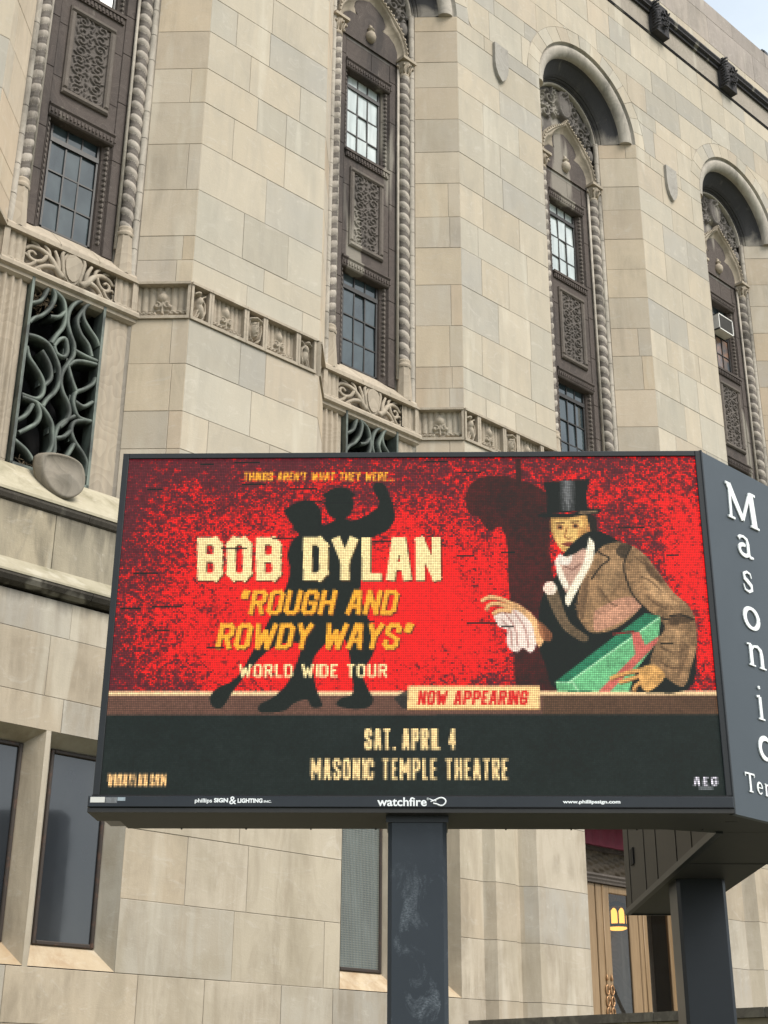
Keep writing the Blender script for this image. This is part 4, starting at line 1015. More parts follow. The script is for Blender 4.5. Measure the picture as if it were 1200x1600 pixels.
# corner panel with raised letters
CP = empty('corner_panel_pivot', (0, 0, 0)) if False else None
CHX, CHY = .76, .76; s2 = math.sqrt(.5)
def cp(t, d, z): return (SW_ + .006 + t * s2 + d * s2, .004 + t * s2 - d * s2, z)   # t along the panel, d out of it
CW = 1.075
b = MB(); b.prism([(.0, ZB + .0), (CW, ZB + .0), (CW, ZT), (.0, ZT)], -.05, -.002, fn=lambda a, d, z: cp(a, d, z)); pc = b.build('corner_panel', M_SLATE, SG, local=True)
b = MB(); b.prism([(-.006, ZB - .0), (.010, ZB - .0), (.010, ZT + .004), (-.006, ZT + .004)], -.03, .008, fn=lambda a, d, z: cp(a, d, z))
b.prism([(CW - .010, ZB), (CW + .006, ZB), (CW + .006, ZT + .004), (CW - .010, ZT + .004)], -.03, .008, fn=lambda a, d, z: cp(a, d, z)); b.build('corner_trim', M_BLACKP, SG, local=True)
b = MB(); b.prism([(SW_ - .02, .0), (SW_ + .76, .755), (SW_ + .78, .80), (SW_ + .0, .80), (SW_ - .4, .66), (SW_ - .4, .2)], ZB + .004, ZB + .02, fn=lambda p, d, q: (p, q, d)); b.build('underside_panel', M_UNDER, SG, local=True)
def arc(cx_, cz_, rx, rz, a0, a1, n=14): return [(cx_ + rx * math.cos(math.radians(a0 + (a1 - a0) * i / n)), cz_ + rz * math.sin(math.radians(a0 + (a1 - a0) * i / n))) for i in range(n + 1)]
# serif letters as strokes in a unit box (0..1, 0..1): list of (points, widths)
TH, TN = .15, .065
GL = {
 'M': [([(.12, .92), (.10, .04)], [TN, TN]), ([(.10, .97), (.50, .10)], [.14, .10]), ([(.50, .10), (.82, .97)], [TN, TN]), ([(.84, .96), (.90, .04)], [.15, .15]), ([(.0, .97), (.12, .97)], [.06, .06]), ([(.82, .97), (1., .97)], [.06, .06]), ([(-.0, .03), (.22, .03)], [.05, .05]), ([(.76, .03), (1.04, .03)], [.05, .05])],
 'a': [([(.14, .78), (.22, .90), (.45, .95), (.66, .86), (.70, .66)], [.13, .10, .08, .12, TH]), ([(.70, .68), (.70, .18), (.80, .06), (1., .08)], [TH, TH, .11, .06]), (arc(.42, .30, .30, .25, 70, 330), [.08] + [.13] * 13 + [.06])],
 's': [([(.84, .72), (.76, .92), (.48, .96), (.22, .84), (.26, .62), (.52, .50), (.78, .36), (.80, .16), (.54, .03), (.22, .08), (.12, .32)], [.05, .08, .10, .15, .19, .20, .19, .15, .10, .08, .05])],
 'o': [(arc(.5, .5, .40, .44, 0, 360, 26), [.085 + .085 * abs(math.cos(math.radians(360 * i / 26))) for i in range(27)])],
 'n': [([(.20, .95), (.20, .04)], [TH, TH]), ([(.22, .70), (.38, .90), (.60, .94), (.76, .80), (.79, .60), (.79, .04)], [.06, .08, .11, .14, TH, TH]), ([(.0, .93), (.22, .96)], [.06, .06]), ([(.04, .03), (.38, .03)], [.05, .05]), ([(.62, .03), (.98, .03)], [.05, .05])],
 'i': [([(.5, .64), (.5, .02)], [.30, .30]), ([(.08, .63), (.5, .66)], [.05, .05]), ([(.12, .02), (.90, .02)], [.035, .035]), (arc(.5, .90, .06, .02, 0, 360, 8), [.14] * 9)],
 'c': [(arc(.55, .5, .40, .44, 48, 320, 18), [.09] + [.12, .15] + [.17] * 11 + [.14, .12, .10, .08, .06])],
 'T': [([(.5, .95), (.5, .03)], [TH, TH]), ([(.03, .95), (.97, .95)], [.07, .07]), ([(.03, .97), (.03, .78)], [.06, .03]), ([(.97, .97), (.97, .78)], [.06, .03]), ([(.3, .03), (.7, .03)], [.05, .05])],
 'e': [(arc(.5, .5, .38, .44, 0, 318, 20), [TN] + [.11] * 4 + [.09, .13] + [.17] * 7 + [.12, .1, .09, .08, .07, .06, .05]), ([(.14, .53), (.88, .53)], [.06, .06])],
 'm': [([(.12, .95), (.12, .04)], [.10, .10]), ([(.14, .72), (.26, .92), (.42, .92), (.49, .76), (.50, .04)], [.05, .07, .08, .10, .10]), ([(.52, .72), (.64, .92), (.80, .92), (.87, .76), (.88, .04)], [.05, .07, .08, .10, .10]), ([(0, .94), (.12, .96)], [.05, .05]), ([(.02, .03), (.24, .03)], [.05, .05]), ([(.4, .03), (.62, .03)], [.05, .05]), ([(.78, .03), (1., .03)], [.05, .05])],
 'p': [([(.18, .97), (.18, -.40)], [TH, TH]), (arc(.50, .5, .34, .44, 140, -140, 16), [.06, .08, .1, .12] + [TH] * 9 + [.12, .1, .08, .06]), ([(.0, .95), (.2, .96)], [.06, .06]), ([(.0, -.40), (.38, -.40)], [.05, .05])],
 'l': [([(.5, 1.45), (.5, .03)], [.32, .32]), ([(.1, 1.44), (.5, 1.46)], [.05, .05]), ([(.1, .03), (.9, .03)], [.04, .04])]}
def letter(ch, t0, z0, w_, h_, par, depth=.009):
    b = MB(); k = 0
    for pts, ws in GL[ch]:
        asp = h_ / w_ if ch not in 'il' else 1.0
        q = [(p[0] * w_, p[1] * h_) for p in pts]; path = []; lift = .0006 * k; k += 1
        for i, p in enumerate(q):
            A = Vector(q[max(i - 1, 0)]); B_ = Vector(q[min(i + 1, len(q) - 1)]); tt = (B_ - A).normalized(); n_ = Vector((-tt[1], tt[0])); hw = ws[i] * min(w_, h_ * .9 if ch in 'il' else 9) * .57
            if len(ws) > 1 and abs(tt[0]) > .9 and ws[0] <= .07: hw = ws[i] * h_ * .6 if ch not in 'il' else ws[i] * h_ * .6
            path.append(lambda s_, d, p=p, n_=n_, hw=hw: cp(t0 + p[0] + n_[0] * hw * s_, d, z0 + p[1] + n_[1] * hw * s_))
        b.sweep([(-1, 0), (-1, depth + lift), (1, depth + lift), (1, 0)], path, closed=True, smooth=False)
        b.add([f(x_, y_) for f in (path[0], path[-1]) for x_, y_ in ((-1, 0), (-1, depth + lift), (1, depth + lift), (1, 0))], [(0, 1, 2, 3), (7, 6, 5, 4)])
    return kid(pc, b.build('raised_letter', M_WHITEL, pc, local=True))
for ch, t0, z0, w_, h_ in (('M', .31, 5.93, .43, .315), ('a', .40, 5.635, .225, .185), ('s', .415, 5.33, .17, .18), ('o', .38, 5.015, .24, .19), ('n', .39, 4.71, .25, .185), ('i', .445, 4.29, .105, .285), ('c', .40, 3.975, .20, .185)):
    letter(ch, t0, z0, w_, h_, pc)
tx = .185
for ch, w_, h_ in (('T', .125, .145), ('e', .085, .095), ('m', .155, .095), ('p', .10, .095), ('l', .05, .095), ('e', .085, .095)):
    letter(ch, tx, 3.70, w_, h_, pc, .006); tx += w_ + .022
# second cabinet, seen from behind: boarded back, dark underside
x0, x1, y0, y1 = 4.70, 5.44, .79, 5.85
LB('rear_cabinet', M_NAVY, (x0 + .03, x1, y0, y1, ZB + .03, ZT))
nb = 14
for k in range(nb):
    a = y0 + (y1 - y0) * k / nb; b_ = y0 + (y1 - y0) * (k + 1) / nb; off = (k * 7 % 5) * .002
    LB('cladding_board', M_UNDER, (x0 + off, x0 + .04, a + .008, b_ - .008, ZB + .045, ZT))
LB('underside_panel', M_UNDER, (x0 + .01, x1 - .01, y0, y1 - .01, ZB + .003, ZB + .03))
LB('edge_channel', M_BLACKP, (x0 - .025, x0 + .03, y0 - .05, y1 + .01, ZB - .012, ZB + .045), (x0 - .02, x1, y1 - .01, y1 + .02, ZB - .01, ZB + .04))
LB('louvre_vent', M_DARK, (x0 - .012, x0, 5.1, 5.3, 3.95, 4.12))
LB('underside_seam', M_DARK, (x0, x1, 2.3, 2.315, ZB - .001, ZB + .01))

# ------------------------------------------------------------------ picture on the screen, drawn dot by dot
NXp, NYp, SS = 330, 197, 3
Wd, Hd = NXp * SS, NYp * SS
SRC = [(199, 716), (1084, 712), (1131, 1243), (152, 1241)]
A = []; B = []
for (x, y), (u, v) in zip(SRC, [(0, 0), (Wd, 0), (Wd, Hd), (0, Hd)]):
    A.append([x, y, 1, 0, 0, 0, -u * x, -u * y]); B.append(u); A.append([0, 0, 0, x, y, 1, -v * x, -v * y]); B.append(v)
h = np.linalg.solve(np.array(A, float), np.array(B, float))
def uv(p):
    x, y = p; d = h[6] * x + h[7] * y + 1; return ((h[0] * x + h[1] * y + h[2]) / d, (h[3] * x + h[4] * y + h[5]) / d)
img = np.zeros((Hd, Wd, 3)); YY, XX = np.mgrid[0:Hd, 0:Wd] + .5
def vnoise(sx, sy, seed):
    r = np.random.RandomState(seed); gy, gx = int(Hd / sy) + 3, int(Wd / sx) + 3; g_ = r.rand(gy, gx)
    fx = XX / sx; fy = YY / sy; ix = fx.astype(int); iy = fy.astype(int); tx_ = fx - ix; ty_ = fy - iy
    tx_ = tx_ * tx_ * (3 - 2 * tx_); ty_ = ty_ * ty_ * (3 - 2 * ty_)
    return (g_[iy, ix] * (1 - tx_) + g_[iy, ix + 1] * tx_) * (1 - ty_) + (g_[iy + 1, ix] * (1 - tx_) + g_[iy + 1, ix + 1] * tx_) * ty_
NZ = .35 * vnoise(60, 60, 1) + .25 * vnoise(24, 20, 2) + .2 * vnoise(9, 9, 3) + .2 * vnoise(4.5, 4.5, 4)
NF = .5 * vnoise(3, 3, 5) + .5 * vnoise(6, 4, 6)
NG = np.repeat(np.repeat(np.random.RandomState(21).rand(NYp, NXp), SS, 0), SS, 1)
def gauss(cx_, cy_, rx, ry):
    (a, b_) = uv((cx_, cy_)); k = Wd / 900.
    return np.exp(-((XX - a) / (rx * k)) ** 2 - ((YY - b_) / (ry * k)) ** 2)
def polymask(pts, px=True):
    q = [uv(p) for p in pts] if px else pts
    xs = [p[0] for p in q]; ys = [p[1] for p in q]
    x0, x1, y0, y1 = max(int(min(xs)) - 1, 0), min(int(max(xs)) + 2, Wd), max(int(min(ys)) - 1, 0), min(int(max(ys)) + 2, Hd)
    if x1 <= x0 or y1 <= y0: return None
    X, Y = XX[y0:y1, x0:x1], YY[y0:y1, x0:x1]; m_ = np.zeros(X.shape, bool)
    for i in range(len(q)):
        (ax, ay), (bx_, by) = q[i], q[(i + 1) % len(q)]
        if ay == by: continue
        c_ = ((ay > Y) != (by > Y)) & (X < (bx_ - ax) * (Y - ay) / (by - ay) + ax); m_ ^= c_
    return (slice(y0, y1), slice(x0, x1)), m_
def fill(pts, col, a=1., px=True, var=0., grad=None):
    r_ = polymask(pts, px)
    if r_ is None: return
    sl_, m_ = r_; c_ = np.array(col, float) / 255; reg = img[sl_]; t = np.ones(m_.shape) * a
    cc_ = c_[None, None, :] * (1 + var * (NZ[sl_][..., None] - .5) * 2 + var * (NF[sl_][..., None] - .5))
    reg[m_] = (reg * (1 - t[..., None]) + cc_ * t[..., None])[m_]
def sfill(pts, col, a=1., **k): fill(smooth_poly(list(pts) + [pts[0]], 4)[:-1], col, a, **k)
def ell(cx_, cy_, rx, ry, col, ang=0, **k):
    c_, s_ = math.cos(ang), math.sin(ang)
    fill([(cx_ + rx * math.cos(t) * c_ - ry * math.sin(t) * s_, cy_ + rx * math.cos(t) * s_ + ry * math.sin(t) * c_) for t in [2 * math.pi * i / 24 for i in range(24)]], col, **k)
def line(pts, w_, col, a=1.):
    for p, q in zip(pts, pts[1:]):
        (ax, ay), (bx_, by) = uv(p), uv(q); dx, dy = bx_ - ax, by - ay; l = math.hypot(dx, dy) or 1; hw = w_ * Wd / 900 / 2; nx_, ny_ = -dy / l * hw, dx / l * hw; ex, ey = dx / l * hw * .5, dy / l * hw * .5
        fill([(ax + nx_ - ex, ay + ny_ - ey), (bx_ + nx_ + ex, by + ny_ + ey), (bx_ - nx_ + ex, by - ny_ + ey), (ax - nx_ - ex, ay - ny_ - ey)], col, a, px=False)
# red ground, mottled towards its edges
I = .95 * gauss(480, 985, 250, 130) + .62 * gauss(660, 930, 200, 210) + .36 * gauss(1000, 790, 190, 110) + .75 * gauss(1090, 960, 50, 200) + .30 * gauss(370, 850, 140, 90) + .24
bk = ((YY // 9 + (XX // 13 + (YY // 9) % 2)) % 2) * .08; f_ = np.clip((I - .40 + .9 * (NZ - .5) + 1.0 * (NF - .5) + .55 * (NG - .5) + bk) / .62, 0, 1); f_ = f_ * f_ * (3 - 2 * f_)
lo = np.array((92, 34, 42)) / 255.; hi = np.array((240, 14, 20)) / 255.
img[:] = lo + (hi - lo) * f_[..., None]
img += (.06 * (NF[..., None] - .5))
# large soft shadow on the wall behind the figure
SH = (58, 22, 26)
sfill([(724, 776), (732, 756), (752, 744), (786, 742), (804, 748), (840, 760), (862, 790), (856, 850), (868, 940), (882, 1078), (808, 1078), (800, 990), (792, 910), (790, 850), (780, 822), (764, 828), (752, 818), (744, 806), (730, 800)], SH, .93, var=.35)
fill([(804, 716), (812, 716), (814, 760), (803, 756)], SH, .9, var=.3)
# floor line and stage
fill([(150, 1080), (1140, 1080), (1140, 1120), (150, 1120)], (104, 72, 60), var=.10)
fill([(150, 1079), (1140, 1079), (1140, 1085.5), (150, 1085.5)], (250, 214, 160))
fill([(150, 1116), (1140, 1116), (1140, 1250), (150, 1250)], (30, 34, 33), var=.2)
fill([(845, 1086), (1140, 1086), (1140, 1116), (845, 1116)], (92, 66, 50), var=.12)
# two plain dancing figures in silhouette
DK = (30, 32, 30)
sfill([(446, 802), (450, 790), (462, 783), (476, 780), (490, 785), (498, 796), (500, 812), (494, 826), (484, 834), (470, 836), (458, 828), (454, 818), (448, 812)], DK)
sfill([(440, 796), (450, 790), (462, 783), (458, 796), (446, 806)], DK); sfill([(484, 820), (500, 816), (506, 834), (492, 842)], DK)
sfill([(505, 788), (507, 770), (518, 762), (534, 760), (546, 766), (549, 782), (548, 796), (540, 806), (528, 812), (514, 806), (508, 798)], DK)
sfill([(500, 772), (520, 764), (544, 766), (552, 774), (530, 776), (508, 778)], DK)
sfill([(452, 846), (468, 832), (492, 826), (512, 816), (530, 808), (548, 812), (566, 806), (582, 796), (590, 786), (584, 770), (580, 758), (590, 752), (600, 758), (606, 772), (613, 792), (613, 812), (602, 828), (580, 838), (568, 846), (566, 880), (560, 920), (566, 950), (582, 990), (580, 1020), (564, 1050), (572, 1076), (580, 1092), (570, 1105), (540, 1106), (522, 1100), (530, 1090), (548, 1082), (546, 1050), (540, 1010), (528, 986), (506, 1004), (486, 1030), (488, 1062), (494, 1084), (500, 1102), (484, 1104), (476, 1092), (456, 1098), (440, 1110), (404, 1112), (402, 1100), (424, 1088), (446, 1066), (462, 1030), (466, 1006), (440, 1004), (410, 1020), (382, 1052), (360, 1080), (344, 1104), (330, 1104), (324, 1090), (336, 1074), (366, 1058), (394, 1012), (418, 966), (440, 926), (450, 892), (446, 866)], DK)
fill([(640, 1072), (612, 1090), (625, 1106), (640, 1108)], (40, 40, 38), .8)
# plain gentleman with a hat and a parcel (generic stand-in)
fill([(846, 752), (920, 747), (914, 772), (917, 797), (852, 801), (853, 775)], (26, 26, 25), var=.1)
for k in range(6): fill([(872 + k * 4, 750), (877 + k * 4, 750), (876 + k * 4, 797), (873 + k * 4, 797)], (44 + 28 * (3 - abs(k - 2.5)),) * 3, .8, var=.3)
sfill([(836, 805), (848, 800), (884, 802), (918, 794), (935, 794), (934, 801), (915, 804), (888, 808), (850, 808)], (30, 28, 26)); line([(904, 800), (930, 798)], 4, (130, 105, 80))
sfill([(858, 808), (884, 808), (916, 804), (922, 818), (920, 838), (910, 852), (898, 861), (886, 864), (874, 858), (864, 842), (858, 824)], (206, 156, 88), var=.25)
sfill([(862, 812), (884, 811), (906, 810), (908, 830), (900, 848), (886, 856), (872, 850), (864, 832)], (232, 190, 112), .85, var=.2)
for e_ in ((873, 823), (897, 821)): ell(*e_, 6, 4, (150, 92, 56), a=.8); ell(e_[0], e_[1], 2.6, 2.2, (34, 24, 20)); line([(e_[0] - 7, e_[1] - 6), (e_[0] + 6, e_[1] - 7)], 2.4, (84, 52, 32))
line([(884, 822), (880, 838), (886, 841), (891, 839)], 2.2, (146, 90, 52)); sfill([(874, 849), (886, 846), (898, 848), (886, 853)], (128, 56, 42)); ell(906, 834, 6, 12, (178, 120, 66), a=.6)
ell(919, 828, 5, 10, (190, 130, 76)); sfill([(914, 804), (928, 806), (930, 830), (924, 838), (918, 818)], (40, 32, 28))
# dark coat, then the lit brown cloth with folds
sfill([(866, 900), (880, 862), (922, 828), (968, 846), (1004, 872), (1046, 934), (1082, 962), (1086, 1020), (1070, 1078), (960, 1079), (870, 1078), (850, 1040), (838, 1000), (842, 940), (856, 915)], (26, 28, 26), var=.12)
sfill([(850, 926), (866, 916), (878, 950), (890, 974), (916, 994), (908, 1002), (880, 984), (862, 956)], (98, 80, 60), var=.4)
BR = (150, 116, 82); LT = (188, 150, 108); DR = (86, 64, 46)
sfill([(922, 872), (940, 852), (966, 846), (988, 854), (1004, 874), (1012, 905), (1002, 944), (962, 980), (924, 988), (906, 972), (896, 944), (908, 904)], BR, var=.4)
sfill([(984, 850), (1006, 866), (1026, 892), (1050, 924), (1076, 948), (1086, 976), (1086, 1010), (1078, 1040), (1066, 1072), (1040, 1060), (1014, 1040), (1022, 1006), (1036, 978), (1014, 956), (986, 924), (974, 886)], BR, var=.42)
for p_, c_, a_ in (([(940, 870), (962, 858), (972, 880), (962, 912), (944, 930), (934, 904)], LT, .45), ([(996, 880), (1020, 900), (1042, 930), (1056, 944), (1030, 940), (1006, 916)], LT, .55), ([(1040, 980), (1066, 986), (1072, 1012), (1056, 1040), (1036, 1030), (1034, 1004)], LT, .4),
    ([(926, 954), (960, 936), (986, 932), (1000, 946), (976, 966), (948, 980), (926, 984)], (190, 136, 112), .75), ([(908, 910), (918, 900), (914, 940), (908, 968), (900, 950)], DR, .6), ([(1004, 872), (1016, 884), (1036, 908), (1026, 908), (1010, 894)], DR, .8), ([(1046, 962), (1070, 960), (1084, 968), (1062, 974), (1044, 976)], DR, .8), ([(1060, 1000), (1074, 1010), (1066, 1040), (1056, 1060), (1058, 1030)], DR, .5), ([(968, 848), (984, 852), (974, 872), (960, 862)], (46, 38, 32), .7)):
    sfill(p_, c_, a_, var=.3)
for q in ([(985, 852), (975, 872), (973, 890), (984, 924), (1002, 946), (1022, 962), (1044, 968)], [(925, 846), (934, 862), (950, 872), (936, 884), (922, 904)], [(1044, 962), (1062, 960), (1082, 968)], [(906, 905), (898, 940), (900, 966)]): line(smooth_poly(q, 4), 2.6, (40, 32, 26))
for q in ([(1000, 900), (1016, 908), (1030, 922)], [(1008, 930), (1024, 944), (1040, 950)], [(1030, 1010), (1050, 1020), (1066, 1016)], [(1030, 1034), (1048, 1044), (1064, 1042)], [(936, 920), (950, 940), (962, 946)], [(990, 868), (1004, 880)]): line(smooth_poly(q, 3), 2, DR, .8)
# shirt and white lapels
sfill([(868, 870), (892, 866), (912, 856), (918, 880), (900, 914), (888, 932), (874, 908)], (190, 150, 130), var=.15); line([(880, 884), (892, 890), (904, 880)], 2, (120, 84, 72))
sfill([(918, 838), (926, 848), (924, 874), (908, 906), (894, 932), (886, 946), (880, 934), (892, 910), (908, 882), (914, 858)], (246, 234, 206)); sfill([(864, 874), (872, 880), (880, 900), (887, 916), (879, 918), (869, 898)], (240, 228, 204)); sfill([(872, 864), (884, 870), (892, 866), (888, 880), (876, 882), (866, 874)], (236, 224, 206))
for k in range(6): ell(857 + 5 * math.cos(k), 918 + 5 * math.sin(k), 6, 6, (226 + 4 * k, 212, 190), var=.2)
# parcel
fill([(865, 1064), (1006, 957), (1030, 966), (1026, 1000), (992, 1045), (980, 1080), (868, 1080)], (112, 186, 128), var=.22)
fill([(865, 1064), (1006, 957), (1030, 962), (885, 1066)], (46, 120, 86), var=.2); line([(885, 1066), (1028, 964)], 2.4, (176, 226, 176)); line([(866, 1066), (893, 1066), (900, 1079)], 2.4, (176, 226, 176))
fill([(984, 988), (996, 986), (1006, 1008), (1028, 992), (1024, 1004), (968, 1062), (950, 1080), (932, 1080), (990, 1022)], (206, 104, 92), var=.2); line([(955, 990), (988, 986)], 3.4, (120, 44, 40))
# hands: one on the parcel, one holding a pale cloth
for f_q in ([(1000, 1046), (980, 1050), (960, 1056), (952, 1060)], [(1002, 1054), (984, 1060), (966, 1065)], [(1006, 1062), (992, 1070), (988, 1078)]): line(smooth_poly(f_q, 3), 6.5, (216, 158, 92)); line(smooth_poly([(x, y + 3.4) for x, y in f_q], 3), 1.4, (110, 68, 40))
sfill([(996, 1044), (1010, 1038), (1024, 1040), (1036, 1054), (1028, 1068), (1010, 1080), (1000, 1074), (996, 1058)], (222, 166, 96), var=.35)
sfill([(768, 962), (786, 948), (806, 948), (824, 964), (834, 990), (834, 1010), (826, 1019), (814, 1012), (806, 1018), (794, 1014), (788, 1000), (790, 984), (776, 978)], (240, 216, 200), var=.12)
for q in ([(784, 954), (802, 980), (806, 1008)], [(800, 954), (818, 982), (822, 1010)], [(782, 968), (796, 986), (796, 1008)]): line(smooth_poly(q, 3), 1.8, (170, 120, 110))
sfill([(790, 938), (806, 942), (826, 956), (842, 976), (848, 996), (840, 1010), (834, 1000), (828, 974), (808, 954), (792, 950)], (222, 170, 116), var=.3)
for q in ([(796, 942), (778, 934), (762, 932), (750, 938)], [(794, 948), (776, 942), (762, 944), (758, 952)], [(796, 954), (780, 952), (768, 958)]): line(smooth_poly(q, 3), 6.5, (226, 174, 116)); line(smooth_poly([(x, y + 3.6) for x, y in q], 3), 1.4, (140, 84, 56))
sfill([(836, 966), (848, 976), (860, 990), (856, 1002), (842, 994)], (150, 90, 60), .8)
# lettering: stroke alphabet, condensed
q_ = {
 'A': [[(0, 0), (.32, 1), (.68, 1), (1, 0)], [(.18, .3), (.82, .3)]], 'B': [[(0, 0), (0, 1), (.8, 1), (1, .88), (1, .62), (.8, .52), (0, .52)], [(.8, .52), (1, .4), (1, .12), (.8, 0), (0, 0)]],
 'C': [[(1, .68), (1, .88), (.78, 1), (.22, 1), (0, .88), (0, .12), (.22, 0), (.78, 0), (1, .12), (1, .32)]], 'D': [[(0, 0), (0, 1), (.72, 1), (1, .86), (1, .14), (.72, 0), (0, 0)]],
 'E': [[(1, 1), (0, 1), (0, 0), (1, 0)], [(0, .52), (.75, .52)]], 'G': [[(1, .72), (1, .88), (.78, 1), (.22, 1), (0, .88), (0, .12), (.22, 0), (.78, 0), (1, .12), (1, .46), (.55, .46)]],
 'H': [[(0, 0), (0, 1)], [(1, 0), (1, 1)], [(0, .5), (1, .5)]], 'I': [[(.5, 0), (.5, 1)]], 'L': [[(0, 1), (0, 0), (1, 0)]], 'M': [[(0, 0), (0, 1), (.5, .35), (1, 1), (1, 0)]],
 'N': [[(0, 0), (0, 1), (1, 0), (1, 1)]], 'O': [[(.22, 1), (0, .88), (0, .12), (.22, 0), (.78, 0), (1, .12), (1, .88), (.78, 1), (.22, 1)]], 'P': [[(0, 0), (0, 1), (.8, 1), (1, .86), (1, .58), (.8, .45), (0, .45)]],
 'R': [[(0, 0), (0, 1), (.8, 1), (1, .87), (1, .62), (.8, .5), (0, .5)], [(.55, .5), (1, 0)]], 'S': [[(1, .74), (1, .88), (.78, 1), (.22, 1), (0, .88), (0, .64), (1, .36), (1, .12), (.78, 0), (.22, 0), (0, .12), (0, .26)]],
 'T': [[(0, 1), (1, 1)], [(.5, 1), (.5, 0)]], 'U': [[(0, 1), (0, .12), (.22, 0), (.78, 0), (1, .12), (1, 1)]], 'W': [[(0, 1), (.22, 0), (.5, .7), (.78, 0), (1, 1)]], 'Y': [[(0, 1), (.5, .45), (1, 1)], [(.5, .45), (.5, 0)]],
 '4': [[(.75, 0), (.75, 1), (0, .3), (1, .3)]], '.': [[(.4, 0), (.6, 0)]], "'": [[(.6, 1), (.35, .78)]], '"': [[(.25, 1), (.1, .76)], [(.85, 1), (.7, .76)]], ':': [[(.1, .76), (.3, 1)], [(.65, .76), (.9, 1)]]}
WD = {'I': .22, '.': .22, "'": .25, 'M': 1.35, 'W': 1.4, ' ': .55, 'L': .82, 'E': .85, '"': .62, ':': .62, 'T': .95}
def text(s, x0, x1, ytop, ybot, col, st=.2, slant=0., aspect=.5, gap=.13, shade=None, y1top=None, y1bot=None):
    ws = [WD.get(c_, 1.0) for c_ in s]; tot = sum(ws) * 1.0 + gap_ * (len(s) - 1) if (gap_ := gap / aspect * .5) else sum(ws)
    unit = (x1 - x0) / tot; x = x0; H_ = ybot - ytop; t = st * H_
    for dx, dy, cc_ in (([(1.6, 1.8, shade)] if shade else []) + [(0, 0, col)]):
        x = x0
        for c_, w_ in zip(s, ws):
            for strk in q_.get(c_, []):
                pts = []
                for (a, b_) in strk:
                    px_ = x + t / 2 + a * max(unit * w_ - t, .5); py = ybot - t / 2 - b_ * (H_ - t); px_ += slant * (ybot - py); pts.append((px_ + dx, py + dy))
                for p, q in zip(pts, pts[1:]):
                    ax, ay, bx_, by = p[0], p[1], q[0], q[1]; l = math.hypot(bx_ - ax, by - ay) or 1; ex, ey = (bx_ - ax) / l * t * .42, (by - ay) / l * t * .42
                    th = t * (1.0 if abs(by - ay) > abs(bx_ - ax) else .85); nx_, ny_ = -(by - ay) / l * th / 2, (bx_ - ax) / l * th / 2
                    fill([(ax + nx_ - ex, ay + ny_ - ey), (bx_ + nx_ + ex, by + ny_ + ey), (bx_ - nx_ + ex, by - ny_ + ey), (ax - nx_ - ex, ay - ny_ - ey)], cc_)
            x += unit * (w_ + gap_)
CRM, ORG = (250, 224, 160), (250, 172, 50)
text("THINGS AREN'T WHAT THEY WERE...", 377, 612, 736, 750, ORG, .2, .12, gap=.2)
text('BOB DYLAN', 305, 686, 837, 907, CRM, .205, 0, gap=.16, shade=(70, 50, 30))
text('"ROUGH AND', 366, 614, 920, 960, ORG, .19, .22, shade=(80, 40, 20))
text('ROWDY WAYS:', 332, 636, 972, 1014, ORG, .19, .22, shade=(80, 40, 20))
text('WORLD WIDE TOUR', 370, 602, 1036, 1058, CRM, .2, 0, gap=.2)
fill([(634, 1071), (840, 1071), (841, 1108), (633, 1108)], (250, 206, 140)); line([(634, 1108), (840, 1108)], 2, (150, 100, 60))
text('NOW APPEARING', 649, 820, 1078, 1101, (214, 34, 34), .18, .14, gap=.2)
text('SAT. APRIL 4', 566, 709, 1137, 1171, (250, 214, 150), .155, gap=.24)
text('MASONIC TEMPLE THEATRE', 482, 791, 1184, 1218, (250, 214, 150), .145, gap=.26)
text('BOBDYLAN.COM', 165, 256, 1208, 1228, (250, 196, 130), .16, gap=.25)
text('AEG', 1081, 1118, 1213, 1227, (240, 232, 244), .2, gap=.5); line([(1090, 1231), (1110, 1231)], 2, (230, 230, 235))
# module seams and failed rows
rr_ = random.Random(9)
small = img.reshape(NYp, SS, NXp, SS, 3).mean(axis=(1, 3))
for k in range(26):
    j, i, l = rr_.randrange(2, 120), rr_.randrange(0, NXp - 20), rr_.randrange(6, 18); small[j, i:i + l] *= .35
small *= (1 + NR.uniform(-.07, .07, (NYp, NXp, 1)))
for i in range(16, NXp, 32): small[:, i] *= .95
small = np.clip(small, 0, 1)
# each dot is lit in the middle and dark between dots
IM = bpy.data.images.new('led_picture', NXp, NYp)
px = np.ones((NYp, NXp, 4), np.float32); px[..., :3] = small[::-1]; IM.pixels.foreach_set(px.ravel()); IM.update(); IM.pack()
Mled, t, bb, Nn, Ll = mat('led_screen_face')
tn = Nn('ShaderNodeTexImage'); tn.image = IM; tn.interpolation = 'Closest'; uvn = Nn('ShaderNodeUVMap'); Ll(uvn.outputs[0], tn.inputs[0])
sx_ = Nn('ShaderNodeSeparateXYZ'); Ll(uvn.outputs[0], sx_.inputs[0])
fx = math_(t, 'ABSOLUTE', math_(t, 'SUBTRACT', math_(t, 'FRACT', math_(t, 'MULTIPLY', sx_.outputs[0], float(NXp))), .5))
fy = math_(t, 'ABSOLUTE', math_(t, 'SUBTRACT', math_(t, 'FRACT', math_(t, 'MULTIPLY', sx_.outputs[1], float(NYp))), .5))
dot = math_(t, 'MULTIPLY', rng(t, fx, .28, .5, 1, .35), rng(t, fy, .24, .5, 1, .12))
bb.inputs['Base Color'].default_value = (.015, .018, .017, 1); bb.inputs['Roughness'].default_value = .6; bb.inputs['Specular IOR Level'].default_value = .12
sub = Nn('ShaderNodeVectorMath'); sub.operation = 'SUBTRACT'; Ll(tn.outputs[0], sub.inputs[0]); sub.inputs[1].default_value = (.012, .012, .012)
